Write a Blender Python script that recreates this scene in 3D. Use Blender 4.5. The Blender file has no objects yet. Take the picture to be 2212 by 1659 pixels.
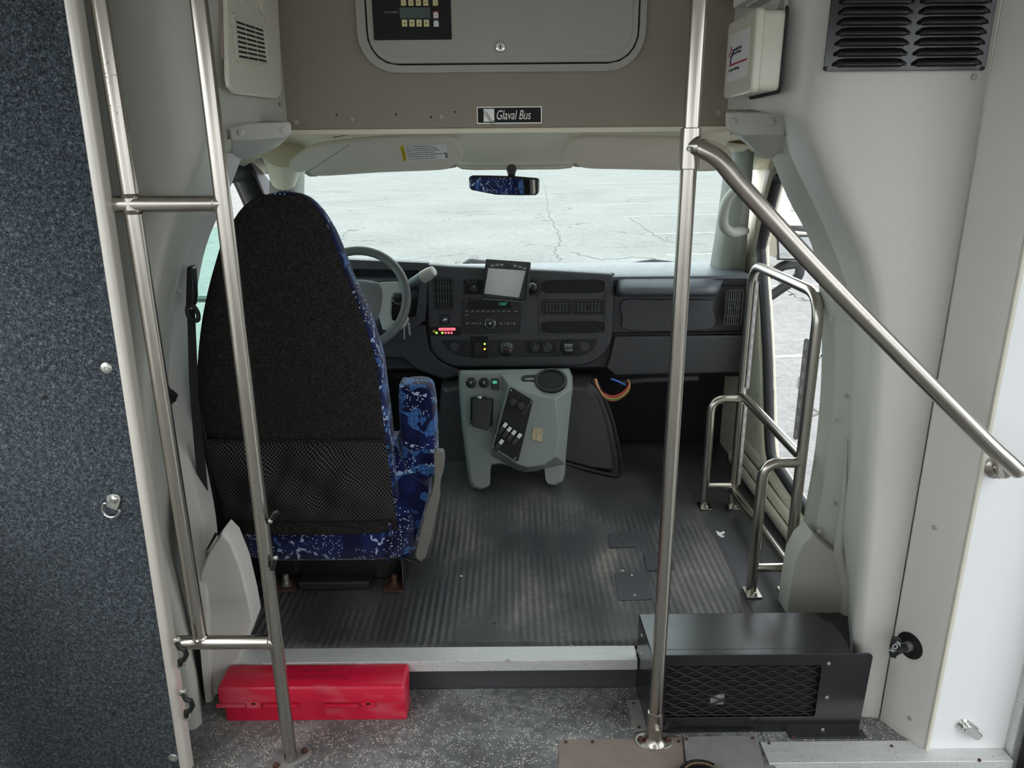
import bpy, bmesh, math, random
from mathutils import Vector as V, Matrix as M
random.seed(4)
scene = bpy.context.scene
COL = scene.collection
R = math.radians

# ---------------------------------------------------------------- camera
FW, FH, FPX = 2212, 1659, 1600.0
CAM = V((0, 0, 1.40))
PITCH, ROLL = R(17.35), R(0.5)
Fd = V((0, math.cos(PITCH), -math.sin(PITCH)))
U0 = V((0, math.sin(PITCH), math.cos(PITCH)))
R0 = V((1, 0, 0))
RX = R0 * math.cos(ROLL) - U0 * math.sin(ROLL)
UX = R0 * math.sin(ROLL) + U0 * math.cos(ROLL)
cd = bpy.data.cameras.new('camera')
cam = bpy.data.objects.new('camera', cd)
COL.objects.link(cam)
cd.sensor_width = 36
cd.lens = FPX / FW * 36
cd.clip_start = .02
cd.clip_end = 500
cam.matrix_world = M(((RX.x, UX.x, -Fd.x, CAM.x), (RX.y, UX.y, -Fd.y, CAM.y), (RX.z, UX.z, -Fd.z, CAM.z), (0, 0, 0, 1)))
scene.camera = cam

# ---------------------------------------------------------------- sky and exposure
world = bpy.data.worlds.new('overcast_sky')
scene.world = world
world.use_nodes = True
wn = world.node_tree.nodes
bg = wn['Background']
bg.inputs['Color'].default_value = (.93, .965, 1, 1)
bg.inputs['Strength'].default_value = 1.5
sun = bpy.data.lights.new('sun', 'SUN')
sun.energy = 1.6
sun.angle = R(60)
sun.color = (1, .97, .93)
so = bpy.data.objects.new('sun', sun)
COL.objects.link(so)
so.rotation_euler = (R(38), R(-12), 0)
vs = scene.view_settings
vs.view_transform = 'Standard'
vs.look = 'None'
vs.gamma = 1
vs.use_curve_mapping = False
vs.exposure = 1.1

# ---------------------------------------------------------------- helpers
def ray(px, py):
    return Fd + RX * ((px - FW / 2) / FPX) + UX * ((FH / 2 - py) / FPX)

def at(px, py, Y=None, Z=None, X=None):
    """the point of the place seen at a pixel of the photograph, at a known depth, height or side"""
    d = ray(px, py)
    if Y is not None: t = Y / d.y
    elif Z is not None: t = (Z - CAM.z) / d.z
    else: t = X / d.x
    return CAM + d * t

class PF:
    """a plane: u along ux, v along uy, d along the normal towards the viewer's side"""
    def __init__(s, o, ux=(1, 0, 0), uy=(0, 0, 1)):
        s.o = V(o); s.ux = V(ux).normalized(); uy = V(uy)
        s.uy = (uy - s.ux * uy.dot(s.ux)).normalized()
        s.n = s.ux.cross(s.uy)
    def pt(s, u, v, d=0): return s.o + s.ux * u + s.uy * v + s.n * d
    def px(s, x, y, d=0):
        r = ray(x, y); o = s.o + s.n * d
        p = CAM + r * ((o - CAM).dot(s.n) / r.dot(s.n)) - o
        return (p.dot(s.ux), p.dot(s.uy))
    def poly(s, pts, d=0): return [s.px(x, y, d) for x, y in pts]
    def P(s, x, y, d=0): return s.pt(*s.px(x, y, d), d)
    def off(s, d): return PF(s.o + s.n * d, s.ux, s.uy)
    def rot(s, u, v, a):
        o = s.pt(u, v); c, q = math.cos(a), math.sin(a)
        return PF(o, s.ux * c + s.uy * q, s.uy * c - s.ux * q)

def front(Y): return PF((0, Y, 0))

def rrect(u0, u1, v0, v1, r, n=5):
    out = []
    for cx, cy, a in ((u1 - r, v1 - r, 0), (u0 + r, v1 - r, 90), (u0 + r, v0 + r, 180), (u1 - r, v0 + r, 270)):
        for i in range(n + 1):
            t = R(a + 90 * i / n); out.append((cx + r * math.cos(t), cy + r * math.sin(t)))
    return out

def circ(u, v, r, n=24, ry=None):
    return [(u + r * math.cos(2 * math.pi * i / n), v + (ry or r) * math.sin(2 * math.pi * i / n)) for i in range(n)]

def cr(pts, n=6, closed=False):
    """Catmull-Rom through points of any dimension"""
    k = len(pts); out = []
    T = [tuple(p) for p in pts]
    for i in range(k if closed else k - 1):
        if closed: a, b, c, d = (T[(i + j - 1) % k] for j in range(4))
        else: a, b, c, d = T[max(i - 1, 0)], T[i], T[i + 1], T[min(i + 2, k - 1)]
        for j in range(n):
            t = j / n
            out.append(tuple(.5 * (2 * q + (r - p) * t + (2 * p - 5 * q + 4 * r - s) * t * t + (3 * q - p - 3 * r + s) * t ** 3) for p, q, r, s in zip(a, b, c, d)))
    if not closed: out.append(T[-1])
    return out

def fillet(pts, r, n=5):
    pts = [V(p) for p in pts]; out = [pts[0]]
    for a, b, c in zip(pts, pts[1:], pts[2:]):
        d1, d2 = (a - b), (c - b); q = min(r, d1.length * .48, d2.length * .48)
        p1, p2 = b + d1.normalized() * q, b + d2.normalized() * q
        for i in range(n + 1):
            t = i / n; out.append(p1 * (1 - t) ** 2 + b * 2 * t * (1 - t) + p2 * t * t)
    return out + [pts[-1]]

WL = {}

def link(o, parent=None, w=None):
    COL.objects.link(o)
    pw = V((0, 0, 0))
    if parent is not None:
        o.parent = parent; pw = WL[parent.name]
    o.location = V(w) - pw
    WL[o.name] = V(w)
    return o

class MB:
    def __init__(s): s.v = []; s.f = []; s.m = []; s.mi = 0
    def add(s, vs, fs):
        k = len(s.v); s.v += [V(p) for p in vs]
        for f in fs: s.f.append([i + k for i in f]); s.m.append(s.mi)
        return s
    def box(s, x0, x1, y0, y1, z0, z1):
        return s.add([(x, y, z) for x in (x0, x1) for y in (y0, y1) for z in (z0, z1)],
                     [(0, 1, 3, 2), (4, 6, 7, 5), (0, 4, 5, 1), (2, 3, 7, 6), (0, 2, 6, 4), (1, 5, 7, 3)])
    def prism(s, P, uv, d0, d1):
        n = len(uv)
        return s.add([P.pt(u, v, d1) for u, v in uv] + [P.pt(u, v, d0) for u, v in uv],
                     [list(range(n)), list(range(2 * n - 1, n - 1, -1))] + [(i, i + n, (i + 1) % n + n, (i + 1) % n) for i in range(n)])
    def fbox(s, P, u0, u1, v0, v1, d0, d1): return s.prism(P, [(u0, v0), (u1, v0), (u1, v1), (u0, v1)], d0, d1)
    def ring(s, P, outer, inner, d0, d1, N=72):
        cu = sum(p[0] for p in inner) / len(inner); cv = sum(p[1] for p in inner) / len(inner)
        def hit(loop, a):
            dx, dy = math.cos(a), math.sin(a); best = 0
            for (x0, y0), (x1, y1) in zip(loop, loop[1:] + loop[:1]):
                x0 -= cu; y0 -= cv; ex, ey = x1 - cu - x0, y1 - cv - y0
                den = dx * ey - dy * ex
                if abs(den) < 1e-12: continue
                t = (x0 * ey - y0 * ex) / den; q = (x0 * dy - y0 * dx) / den
                if t > 0 and -1e-9 <= q <= 1 + 1e-9: best = max(best, t)
            return (cu + dx * best, cv + dy * best)
        an = {2 * math.pi * i / N for i in range(N)}
        for L in (outer, inner):
            if len(L) <= 12: an |= {math.atan2(y - cv, x - cu) % (2 * math.pi) for x, y in L}
        an = sorted(an); N = len(an)
        o = [hit(outer, a) for a in an]; i_ = [hit(inner, a) for a in an]
        vs = [P.pt(*p, d1) for p in o] + [P.pt(*p, d1) for p in i_] + [P.pt(*p, d0) for p in o] + [P.pt(*p, d0) for p in i_]
        fs = []
        for i in range(N):
            j = (i + 1) % N
            fs += [(i, j, N + j, N + i), (2 * N + i, 3 * N + i, 3 * N + j, 2 * N + j), (i, 2 * N + i, 2 * N + j, j), (N + i, N + j, 3 * N + j, 3 * N + i)]
        return s.add(vs, fs)
    def tube(s, pts, r, n=10, closed=False, flat=None, caps=True):
        """flat=(vector, factor): squash the section along a direction"""
        pts = [V(p) for p in pts]; k = len(pts); rs = r if isinstance(r, (list, tuple)) else [r] * k
        vs = []; nrm = None
        for i, p in enumerate(pts):
            a = pts[i - 1] if (i or closed) else p; b = pts[(i + 1) % k] if (i < k - 1 or closed) else p
            t = (b - a).normalized()
            if nrm is None:
                h = V((0, 0, 1)) if abs(t.z) < .9 else V((1, 0, 0)); nrm = t.cross(h).normalized()
            nrm = (nrm - t * nrm.dot(t)).normalized(); bn = t.cross(nrm)
            for j in range(n):
                c = 2 * math.pi * j / n; w = (nrm * math.cos(c) + bn * math.sin(c)) * rs[i]
                if flat: w = w - flat[0] * w.dot(flat[0]) * (1 - flat[1])
                vs.append(p + w)
        fs = []
        for i in range(k if closed else k - 1):
            for j in range(n):
                i2 = (i + 1) % k; j2 = (j + 1) % n
                fs.append((i * n + j, i * n + j2, i2 * n + j2, i2 * n + j))
        if caps and not closed: fs += [list(range(n - 1, -1, -1)), list(range((k - 1) * n, k * n))]
        return s.add(vs, fs)
    def lathe(s, o, axis, prof, n=20):
        o = V(o); ax = V(axis).normalized(); h = V((0, 0, 1)) if abs(ax.z) < .9 else V((1, 0, 0))
        a = ax.cross(h).normalized(); b = ax.cross(a); vs = []; k = len(prof)
        for r, q in prof:
            for j in range(n):
                c = 2 * math.pi * j / n; vs.append(o + ax * q + (a * math.cos(c) + b * math.sin(c)) * max(r, 1e-5))
        fs = [(i * n + j, i * n + (j + 1) % n, (i + 1) * n + (j + 1) % n, (i + 1) * n + j) for i in range(k - 1) for j in range(n)]
        return s.add(vs, fs + [list(range(n - 1, -1, -1)), list(range((k - 1) * n, k * n))])
    def loft(s, rings, caps=True, closed=True):
        n = len(rings[0]); k = len(rings); m = n if closed else n - 1
        fs = [(i * n + j, i * n + (j + 1) % n, (i + 1) * n + (j + 1) % n, (i + 1) * n + j) for i in range(k - 1) for j in range(m)]
        if caps and closed: fs += [list(range(n - 1, -1, -1)), list(range((k - 1) * n, k * n))]
        return s.add([p for r in rings for p in r], fs)
    def grid(s, rows): return s.loft(rows, False, False)
    def ell(s, c, rx, ry, rz, n=14, k=9):
        c = V(c); rr = []
        for i in range(k + 1):
            a = math.pi * (i / k - .5); q = max(math.cos(a), .001)
            rr.append([c + V((rx * q * math.cos(2 * math.pi * j / n), ry * q * math.sin(2 * math.pi * j / n), rz * math.sin(a))) for j in range(n)])
        return s.loft(rr)
    def build(s, name, mat, parent=None, bevel=0, seg=2, sub=0, solid=0, ang=38, label=None, loc=None, smooth=True):
        w = V(loc) if loc is not None else (WL[parent.name] if parent is not None else V((0, 0, 0)))
        if parent is None and loc is None and s.v:
            lo = [min(p[i] for p in s.v) for i in range(3)]; hi = [max(p[i] for p in s.v) for i in range(3)]
            w = V(((lo[0] + hi[0]) / 2, (lo[1] + hi[1]) / 2, lo[2]))
        me = bpy.data.meshes.new(name)
        me.from_pydata([p - w for p in s.v], [], s.f)
        ml = mat if isinstance(mat, (list, tuple)) else [mat]
        for m in ml: me.materials.append(m)
        if len(ml) > 1: me.polygons.foreach_set('material_index', s.m)
        bm = bmesh.new(); bm.from_mesh(me)
        bmesh.ops.recalc_face_normals(bm, faces=bm.faces); bm.to_mesh(me); bm.free()
        if smooth:
            me.shade_smooth(); me.set_sharp_from_angle(angle=R(ang))
        o = link(bpy.data.objects.new(name, me), parent, w)
        if solid:
            q = o.modifiers.new('thickness', 'SOLIDIFY'); q.thickness = solid; q.offset = 0
        if bevel:
            q = o.modifiers.new('bevel', 'BEVEL'); q.width = bevel; q.segments = seg; q.limit_method = 'ANGLE'; q.angle_limit = R(30)
            q.harden_normals = True
        if sub:
            q = o.modifiers.new('smooth', 'SUBSURF'); q.levels = sub; q.render_levels = sub
        if label: o['label'] = label
        return o

def tag(o, label, cat, group=None, kind=None):
    o['label'] = label; o['category'] = cat
    if group: o['group'] = group
    if kind: o['kind'] = kind
    return o

def thing(name, label, cat, loc, group=None):
    o = bpy.data.objects.new(name, None); o.empty_display_size = .05
    link(o, None, loc)
    return tag(o, label, cat, group)

def struct(o):
    o['kind'] = 'structure'; return o

def screw(parent, p, n, mat, r=.006, name='screw'):
    MB().lathe(p, n, [(r, -.002), (r, .0008), (r * .8, .0024), (r * .35, .003), (r * .33, .0018), (0, .0018)], 12).build(name, mat, parent)

def text(s, P, u, v, size, mat, parent, name='lettering', al='CENTER', d=.0012, rot=0, sx=1, shear=0):
    cu = bpy.data.curves.new('lettering', 'FONT'); cu.body = s; cu.size = size; cu.align_x = al; cu.align_y = 'CENTER'
    cu.shear = shear; cu.extrude = .0002
    o = bpy.data.objects.new('lettering', cu); COL.objects.link(o)
    bpy.context.view_layer.update()
    me = bpy.data.meshes.new_from_object(o.evaluated_get(bpy.context.evaluated_depsgraph_get()))
    bpy.data.objects.remove(o); bpy.data.curves.remove(cu)
    w = WL[parent.name]; c, q = math.cos(rot), math.sin(rot)
    for p in me.vertices:
        x, y = p.co.x * sx, p.co.y
        p.co = P.pt(u + x * c - y * q, v + x * q + y * c, d + p.co.z) - w
    me.materials.clear(); me.materials.append(mat)
    me.name = name
    return link(bpy.data.objects.new(name, me), parent, w)

# ---------------------------------------------------------------- materials
def srgb(r, g, b):
    f = lambda c: c / 255 / 12.92 if c <= 10 else ((c / 255 + .055) / 1.055) ** 2.4
    return (f(r), f(g), f(b), 1)

class NT:
    def __init__(s, name):
        s.m = bpy.data.materials.new(name); s.m.use_nodes = True
        s.t = s.m.node_tree; s.b = s.t.nodes['Principled BSDF']
        s.co = s.n('ShaderNodeTexCoord').outputs['Object']
    def n(s, ty, **kw):
        o = s.t.nodes.new(ty)
        for k, v in kw.items():
            if k[0] == '_': setattr(o, k[1:], v)
            else:
                i = o.inputs[k.replace('__', ' ')] if not k.startswith('i') or not k[1:].isdigit() else o.inputs[int(k[1:])]
                if hasattr(v, 'is_linked') or hasattr(v, 'links'): s.t.links.new(v, i)
                else: i.default_value = v
        return o
    def l(s, a, b): s.t.links.new(a, b)
    def set(s, **kw):
        for k, v in kw.items():
            i = s.b.inputs[k.replace('__', ' ')]
            if hasattr(v, 'is_linked'): s.l(v, i)
            else: i.default_value = v
    def math(s, op, a, b=0.0, c=0.0): return s.n('ShaderNodeMath', _operation=op, i0=a, i1=b, i2=c).outputs[0]
    def noise(s, sc, det=3, vec=None, rough=.5, dist=0):
        return s.n('ShaderNodeTexNoise', Vector=vec or s.co, Scale=sc, Detail=det, Roughness=rough, Distortion=dist).outputs[0]
    def scale(s, x, y, z): return s.n('ShaderNodeMapping', Vector=s.co, Scale=(x, y, z)).outputs[0]
    def ramp(s, f, stops):
        o = s.n('ShaderNodeValToRGB', Fac=f); e = o.color_ramp.elements
        while len(e) < len(stops): e.new(.5)
        for q, (p, c) in zip(e, stops): q.position = p; q.color = c if len(c) == 4 else (*c, 1)
        return o.outputs[0]
    def step(s, f, a, b): return s.n('ShaderNodeMapRange', Value=f, From__Min=a, From__Max=b).outputs[0]
    def mix(s, f, a, b):
        o = s.n('ShaderNodeMix', _data_type='RGBA')
        for k, v in ((0, f), (6, a), (7, b)):
            if hasattr(v, 'is_linked'): s.l(v, o.inputs[k])
            else: o.inputs[k].default_value = v
        return o.outputs[2]
    def bump(s, h, st=.2, dist=.002):
        s.l(s.n('ShaderNodeBump', Height=h, Strength=st, Distance=dist).outputs[0], s.b.inputs['Normal'])

def mat(name, c, rough=.5, metal=0, var=.06, vs=12, bump=0, bs=300, spec=.5, rv=.1, bd=.001):
    t = NT(name); n = t.noise(vs, 4)
    t.set(Base__Color=t.mix(n, (*[x * (1 - var) for x in c[:3]], 1), (*[min(x * (1 + var), 1) for x in c[:3]], 1)), Metallic=metal)
    t.b.inputs['Specular IOR Level'].default_value = spec
    t.set(Roughness=t.n('ShaderNodeMapRange', Value=t.noise(vs * 3, 3), To__Min=max(rough - rv, .02), To__Max=min(rough + rv, 1)).outputs[0])
    if bump: t.bump(t.noise(bs, 3), bump, bd)
    return t.m

MT = {}
MT['wall'] = mat('painted_fibreglass', srgb(205, 203, 196), .5, var=.03, vs=4, bump=.15, bs=260)
MT['wallgrey'] = mat('grey_fibreglass', srgb(184, 184, 175), .5, var=.03, vs=4, bump=.15, bs=260)
MT['white'] = mat('white_gelcoat', srgb(240, 241, 242), .3, var=.01, vs=3, rv=.03)
MT['bulk'] = mat('taupe_vinyl', srgb(142, 132, 119), .5, var=.04, vs=3, bump=.1, bs=400)
MT['liner'] = mat('headliner_plastic', srgb(226, 219, 196), .7, var=.03, bump=.4, bs=500)
MT['cream'] = mat('cream_door_paint', srgb(222, 218, 196), .3, var=.02)
MT['dash'] = mat('charcoal_plastic', srgb(56, 57, 61), .48, var=.08, bump=.25, bs=900)
MT['dashtop'] = mat('dash_pad', srgb(78, 82, 88), .4, var=.06, bump=.25, bs=900)
MT['black'] = mat('black_plastic', srgb(22, 22, 25), .4, var=.1)
MT['pit'] = mat('black_recess', srgb(9, 9, 10), .7, var=.05)  # near-black for black parts, and for recess shade painted on flat plates
MT['gasket'] = mat('black_rubber', srgb(30, 30, 33), .6, var=.1)
MT['bpaint'] = mat('black_powder_coat', srgb(30, 30, 32), .2, var=.1, bump=.1, bs=420, bd=.0008, rv=.04, spec=.7)
MT['console'] = mat('grey_console_plastic', srgb(126, 133, 130), .48, var=.07, vs=9, bump=.3, bs=700)
MT['visor'] = mat('beige_visor_vinyl', srgb(216, 208, 194), .6, var=.04, bump=.2, bs=500)
MT['leverg'] = mat('dull_grey_plastic', srgb(112, 110, 104), .5, var=.1, vs=30)
MT['pillar'] = mat('pillar_grey_plastic', srgb(124, 126, 118), .55, var=.04, bump=.2, bs=500)
MT['handleg'] = mat('grab_handle_plastic', srgb(150, 152, 144), .5, var=.04)
MT['lightgrey'] = mat('light_grey_plastic', srgb(166, 162, 155), .45, var=.05)
MT['offwhite'] = mat('offwhite_plastic', srgb(218, 214, 198), .28, var=.02, rv=.02)
MT['paper'] = mat('printed_paper', srgb(228, 228, 226), .6, var=.02)
MT['ink'] = mat('dark_ink', srgb(40, 42, 52), .6)
MT['whiteink'] = mat('white_print', srgb(222, 224, 226), .5)
MT['yellow'] = mat('yellow_print', srgb(214, 184, 40), .5)
MT['keycap'] = mat('cream_keycap', srgb(220, 208, 160), .45)
MT['keyyellow'] = mat('mustard_print', srgb(176, 150, 50), .5)
MT['redink'] = mat('crimson_print', srgb(168, 34, 60), .5)
MT['blueink'] = mat('navy_print', srgb(46, 40, 110), .5)
MT['lcd'] = mat('grey_green_display', srgb(70, 84, 76), .3)
MT['screen'] = mat('dusty_reflecting_screen', srgb(206, 207, 209), .35, var=.06, vs=30)  # pale base colour holds both the dust and the reflection on the unlit screen
MT['wheel'] = mat('worn_wheel_vinyl', srgb(92, 94, 94), .5, var=.12, vs=30, bump=.3, bs=600)
MT['spoke'] = mat('silver_grey_plastic', srgb(160, 162, 160), .42)
MT['spokedark'] = mat('vent_slat_plastic', srgb(84, 86, 90), .4)
MT['pad'] = mat('wheel_pad_vinyl', srgb(104, 106, 107), .6, bump=.3, bs=900)
MT['brass'] = mat('brass_tin', srgb(150, 138, 110), .35, .6, var=.2, vs=60)
MT['rust'] = mat('rusty_steel', srgb(84, 56, 44), .8, .1, var=.5, vs=60, bump=.5, bs=200)
MT['zinc'] = mat('zinc_screw', srgb(196, 196, 188), .35, .8)
MT['chrome'] = mat('chrome', srgb(225, 225, 222), .12, 1, rv=.05)
MT['darkfloor'] = mat('black_floor_plate', srgb(70, 70, 73), .4, var=.15, vs=8, bump=.2, bs=60)
MT['iron'] = mat('grimy_chain', srgb(120, 104, 80), .5, .6, var=.3, vs=80)
MT['brown'] = mat('worn_rubber_patch', srgb(140, 127, 118), .7, var=.22, vs=18, bump=.3, bs=60)
MT['greyplate'] = mat('grey_patch_plate', srgb(136, 133, 132), .6, var=.25, vs=30, bump=.2, bs=100)
MT['hair'] = mat('dark_webbing', srgb(36, 32, 32), .8, var=.15, bump=.4, bs=900)
for k, c in (('wr', (190, 60, 60)), ('wy', (210, 190, 90)), ('wg', (60, 140, 100)), ('wb', (60, 110, 190)), ('wo', (190, 110, 70)), ('wp', (214, 110, 120))):
    MT[k] = mat('wire_insulation_' + {'wr': 'red', 'wy': 'yellow', 'wg': 'green', 'wb': 'blue', 'wo': 'orange', 'wp': 'pink'}[k], srgb(*c), .4)

def glow(name, c, e):
    t = NT(name); t.set(Base__Color=c, Emission__Color=c, Emission__Strength=e, Roughness=.4); return t.m
MT['ledred'] = glow('red_indicator', srgb(235, 100, 115), .7)
MT['ledgreen'] = glow('green_indicator', srgb(170, 225, 80), .8)
MT['ledamber'] = glow('amber_indicator', srgb(225, 195, 60), .6)
MT['clock'] = glow('green_digits', srgb(60, 150, 120), .5)

def steel(name, c0, c1, r0, r1, spots, met=1.0):
    t = NT(name)
    n = t.noise(50, 3, t.scale(1, 1, .25)); sp = t.noise(170, 3)
    m = t.math('MULTIPLY', t.math('MULTIPLY', t.step(sp, .64, .70), t.step(t.noise(5, 2), .56, .66)), spots)
    t.set(Base__Color=t.mix(m, t.mix(n, srgb(*c0), srgb(*c1)), srgb(80, 60, 48)), Metallic=t.math('SUBTRACT', met, t.math('MULTIPLY', m, .7 * met)),
          Roughness=t.n('ShaderNodeMapRange', Value=n, To__Min=r0, To__Max=r1).outputs[0])
    return t.m
MT['steel'] = steel('brushed_stainless', (184, 178, 169), (194, 188, 179), .22, .27, .8)
MT['edge'] = steel('bright_edge_strip', (214, 208, 198), (222, 216, 206), .3, .36, .15, .25)


def alu():
    t = NT('scuffed_aluminium')
    n = t.noise(40, 5, t.scale(.3, 4, 4)); g = t.noise(220, 2)
    t.set(Base__Color=t.mix(t.step(g, .62, .75), t.mix(n, srgb(196, 197, 196), srgb(226, 226, 224)), srgb(150, 142, 130)), Metallic=.35, Roughness=t.step(n, -.2, 1.3))
    t.bump(g, .15, .001)
    return t.m
MT['alu'] = alu()

def carpet():
    t = NT('navy_grey_carpet')
    a = t.noise(330, 3, rough=.7); b = t.noise(120, 3, rough=.7); c = t.noise(14, 3)
    f = t.math('ADD', t.math('MULTIPLY', a, .62), t.math('MULTIPLY', b, .38))
    t.set(Base__Color=t.ramp(f, [(.37, srgb(22, 25, 28)), (.48, srgb(54, 60, 66)), (.57, srgb(84, 92, 99)), (.68, srgb(140, 148, 154))]), Roughness=1.0)
    t.b.inputs['Specular IOR Level'].default_value = .1
    t.b.inputs['Sheen Weight'].default_value = .15
    t.bump(t.math('ADD', f, t.math('MULTIPLY', c, .3)), .8, .004)
    return t.m
MT['carpet'] = carpet()

def felt():
    t = NT('black_felt')
    a = t.noise(700, 3, rough=.7); b = t.noise(160, 2)
    t.set(Base__Color=t.ramp(t.math('ADD', t.math('MULTIPLY', a, .7), t.math('MULTIPLY', b, .3)), [(.35, srgb(18, 18, 18)), (.53, srgb(46, 44, 43)), (.7, srgb(92, 89, 86))]), Roughness=1.0)
    t.b.inputs['Specular IOR Level'].default_value = .1
    t.bump(a, .7, .002)
    return t.m
MT['felt'] = felt()

def netting():
    t = NT('black_netting')
    sx = t.n('ShaderNodeSeparateXYZ', Vector=t.co)
    wob = t.math('MULTIPLY', t.noise(9, 2), .035)
    u = t.math('ADD', t.math('MULTIPLY', t.math('ADD', sx.outputs[0], wob), 190.0), 0.0); v = t.math('MULTIPLY', t.math('ADD', sx.outputs[2], wob), 165.0)
    a = t.math('ABSOLUTE', t.math('SINE', t.math('MULTIPLY', t.math('ADD', u, v), 1.5708)))
    b = t.math('ABSOLUTE', t.math('SINE', t.math('MULTIPLY', t.math('SUBTRACT', u, v), 1.5708)))
    m = t.math('MINIMUM', a, b)
    t.set(Base__Color=t.ramp(m, [(.0, srgb(104, 100, 98)), (.2, srgb(86, 83, 82)), (.36, srgb(18, 18, 19)), (1, srgb(12, 12, 13))]), Roughness=.9)
    t.b.inputs['Specular IOR Level'].default_value = .15
    t.bump(m, -.5, .001)
    return t.m
MT['net'] = netting()

def fabric():
    t = NT('blue_bus_fabric')
    wv = t.n('ShaderNodeTexVoronoi', Vector=t.co, Scale=6.5, Randomness=1.0)
    w2 = t.n('ShaderNodeTexVoronoi', Vector=t.n('ShaderNodeVectorMath', _operation='ADD', i0=t.co, i1=t.n('ShaderNodeTexNoise', Vector=t.co, Scale=9.0).outputs[1]).outputs[0], Scale=9.0)
    nz = t.noise(8, 3, dist=1.0)
    blob = t.step(t.n('ShaderNodeSeparateXYZ', Vector=w2.outputs['Color']).outputs[0], .91, .92)
    grid = t.math('MINIMUM', t.math('ABSOLUTE', t.math('SINE', t.math('MULTIPLY', t.n('ShaderNodeSeparateXYZ', Vector=t.co).outputs[0], 230.0))),
                  t.math('ABSOLUTE', t.math('SINE', t.math('MULTIPLY', t.n('ShaderNodeSeparateXYZ', Vector=t.co).outputs[2], 200.0))))
    blue = t.mix(t.step(grid, .12, .16), srgb(20, 34, 72), srgb(60, 102, 158))
    base = t.mix(t.step(nz, .45, .6), srgb(13, 19, 56), srgb(22, 34, 86))
    col = t.mix(blob, base, blue)
    dots = t.n('ShaderNodeTexVoronoi', Vector=t.co, Scale=120.0, Randomness=.8)
    dm = t.math('MULTIPLY', t.math('LESS_THAN', dots.outputs['Distance'], .25), t.math('GREATER_THAN', t.noise(7, 2), .54))
    col = t.mix(t.math('MULTIPLY', dm, t.math('SUBTRACT', 1.0, blob)), col, srgb(206, 214, 228))
    ed = t.n('ShaderNodeTexVoronoi', Vector=t.co, Scale=7.0, _feature='DISTANCE_TO_EDGE')
    dash = t.math('MULTIPLY', t.math('LESS_THAN', ed.outputs['Distance'], .035), t.math('GREATER_THAN', t.noise(75, 1), .53))
    col = t.mix(dash, col, srgb(170, 186, 216))
    t.set(Base__Color=col, Roughness=.95)
    t.b.inputs['Specular IOR Level'].default_value = .15
    t.b.inputs['Sheen Weight'].default_value = .2
    t.bump(t.noise(900, 2), .4, .001)
    return t.m
MT['fabric'] = fabric()

def ribbed():
    t = NT('ribbed_rubber')
    s = t.n('ShaderNodeSeparateXYZ', Vector=t.co)
    x, y = s.outputs[0], s.outputs[1]
    w = t.math('SINE', t.math('MULTIPLY', x, 300.0))
    big = t.noise(2.6, 3)
    msk = t.math('MULTIPLY', t.step(big, .42, .52), t.math('SUBTRACT', 1.0, t.step(y, .24, .36)))
    edge = t.math('LESS_THAN', x, .06)
    smear = t.noise(5, 5, t.scale(1, .5, 1), dist=.6)
    fine = t.noise(60, 5, rough=.7)
    d = t.math('MULTIPLY', t.math('MULTIPLY', t.math('ADD', w, 1.0), .055), msk)
    f = t.math('ADD', t.math('ADD', t.math('MULTIPLY', smear, .7), t.math('MULTIPLY', fine, .3)), d)
    t.set(Base__Color=t.ramp(f, [(.35, srgb(50, 50, 53)), (.5, srgb(68, 68, 70)), (.64, srgb(94, 92, 91)), (.8, srgb(140, 133, 125))]),
          Roughness=t.n('ShaderNodeMapRange', Value=fine, To__Min=.34, To__Max=.56).outputs[0])
    t.bump(t.math('ADD', t.math('MULTIPLY', t.math('MULTIPLY', w, msk), .6), t.math('MULTIPLY', t.noise(9, 3), 1.2)), .55, .003)
    return t.m
MT['ribbed'] = ribbed()

def speckle():
    t = NT('speckled_rubber')
    v = t.n('ShaderNodeTexVoronoi', Vector=t.co, Scale=280.0)
    n = t.noise(6, 4, dist=2.2); r = t.math('ABSOLUTE', t.math('SUBTRACT', n, .5))
    lines = t.math('SUBTRACT', 1.0, t.step(r, .0, .075))
    rnd = t.n('ShaderNodeSeparateXYZ', Vector=v.outputs['Color']).outputs[0]
    on = t.math('GREATER_THAN', t.math('ADD', rnd, t.math('MULTIPLY', lines, .46)), .95)
    dot = t.math('MULTIPLY', t.math('LESS_THAN', v.outputs['Distance'], .42), on)
    base = t.ramp(t.math('ADD', t.math('MULTIPLY', t.noise(4, 3), .6), t.math('MULTIPLY', t.noise(50, 4), .4)), [(.34, srgb(78, 75, 74)), (.5, srgb(112, 113, 114)), (.66, srgb(150, 153, 155))])
    t.set(Base__Color=t.mix(dot, base, srgb(228, 224, 208)), Roughness=.55)
    t.bump(t.math('ADD', dot, t.noise(60, 3)), .35, .002)
    return t.m
MT['speckle'] = speckle()

def redplastic():
    t = NT('red_plastic')
    n = t.noise(14, 5, t.scale(.5, 2, 1)); s = t.math('MULTIPLY', t.step(n, .55, .7), .45)
    t.set(Base__Color=t.mix(s, srgb(206, 20, 58), srgb(214, 116, 126)), Roughness=t.n('ShaderNodeMapRange', Value=t.noise(20, 3), To__Min=.28, To__Max=.5).outputs[0])
    t.b.inputs['Subsurface Weight'].default_value = .0
    return t.m
MT['red'] = redplastic()
MT['redmark'] = mat('darker_red_embossing', srgb(150, 24, 44), .5)
MT['dirt'] = mat('tan_dirt', srgb(156, 122, 100), .9, var=.3, vs=90)

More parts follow.
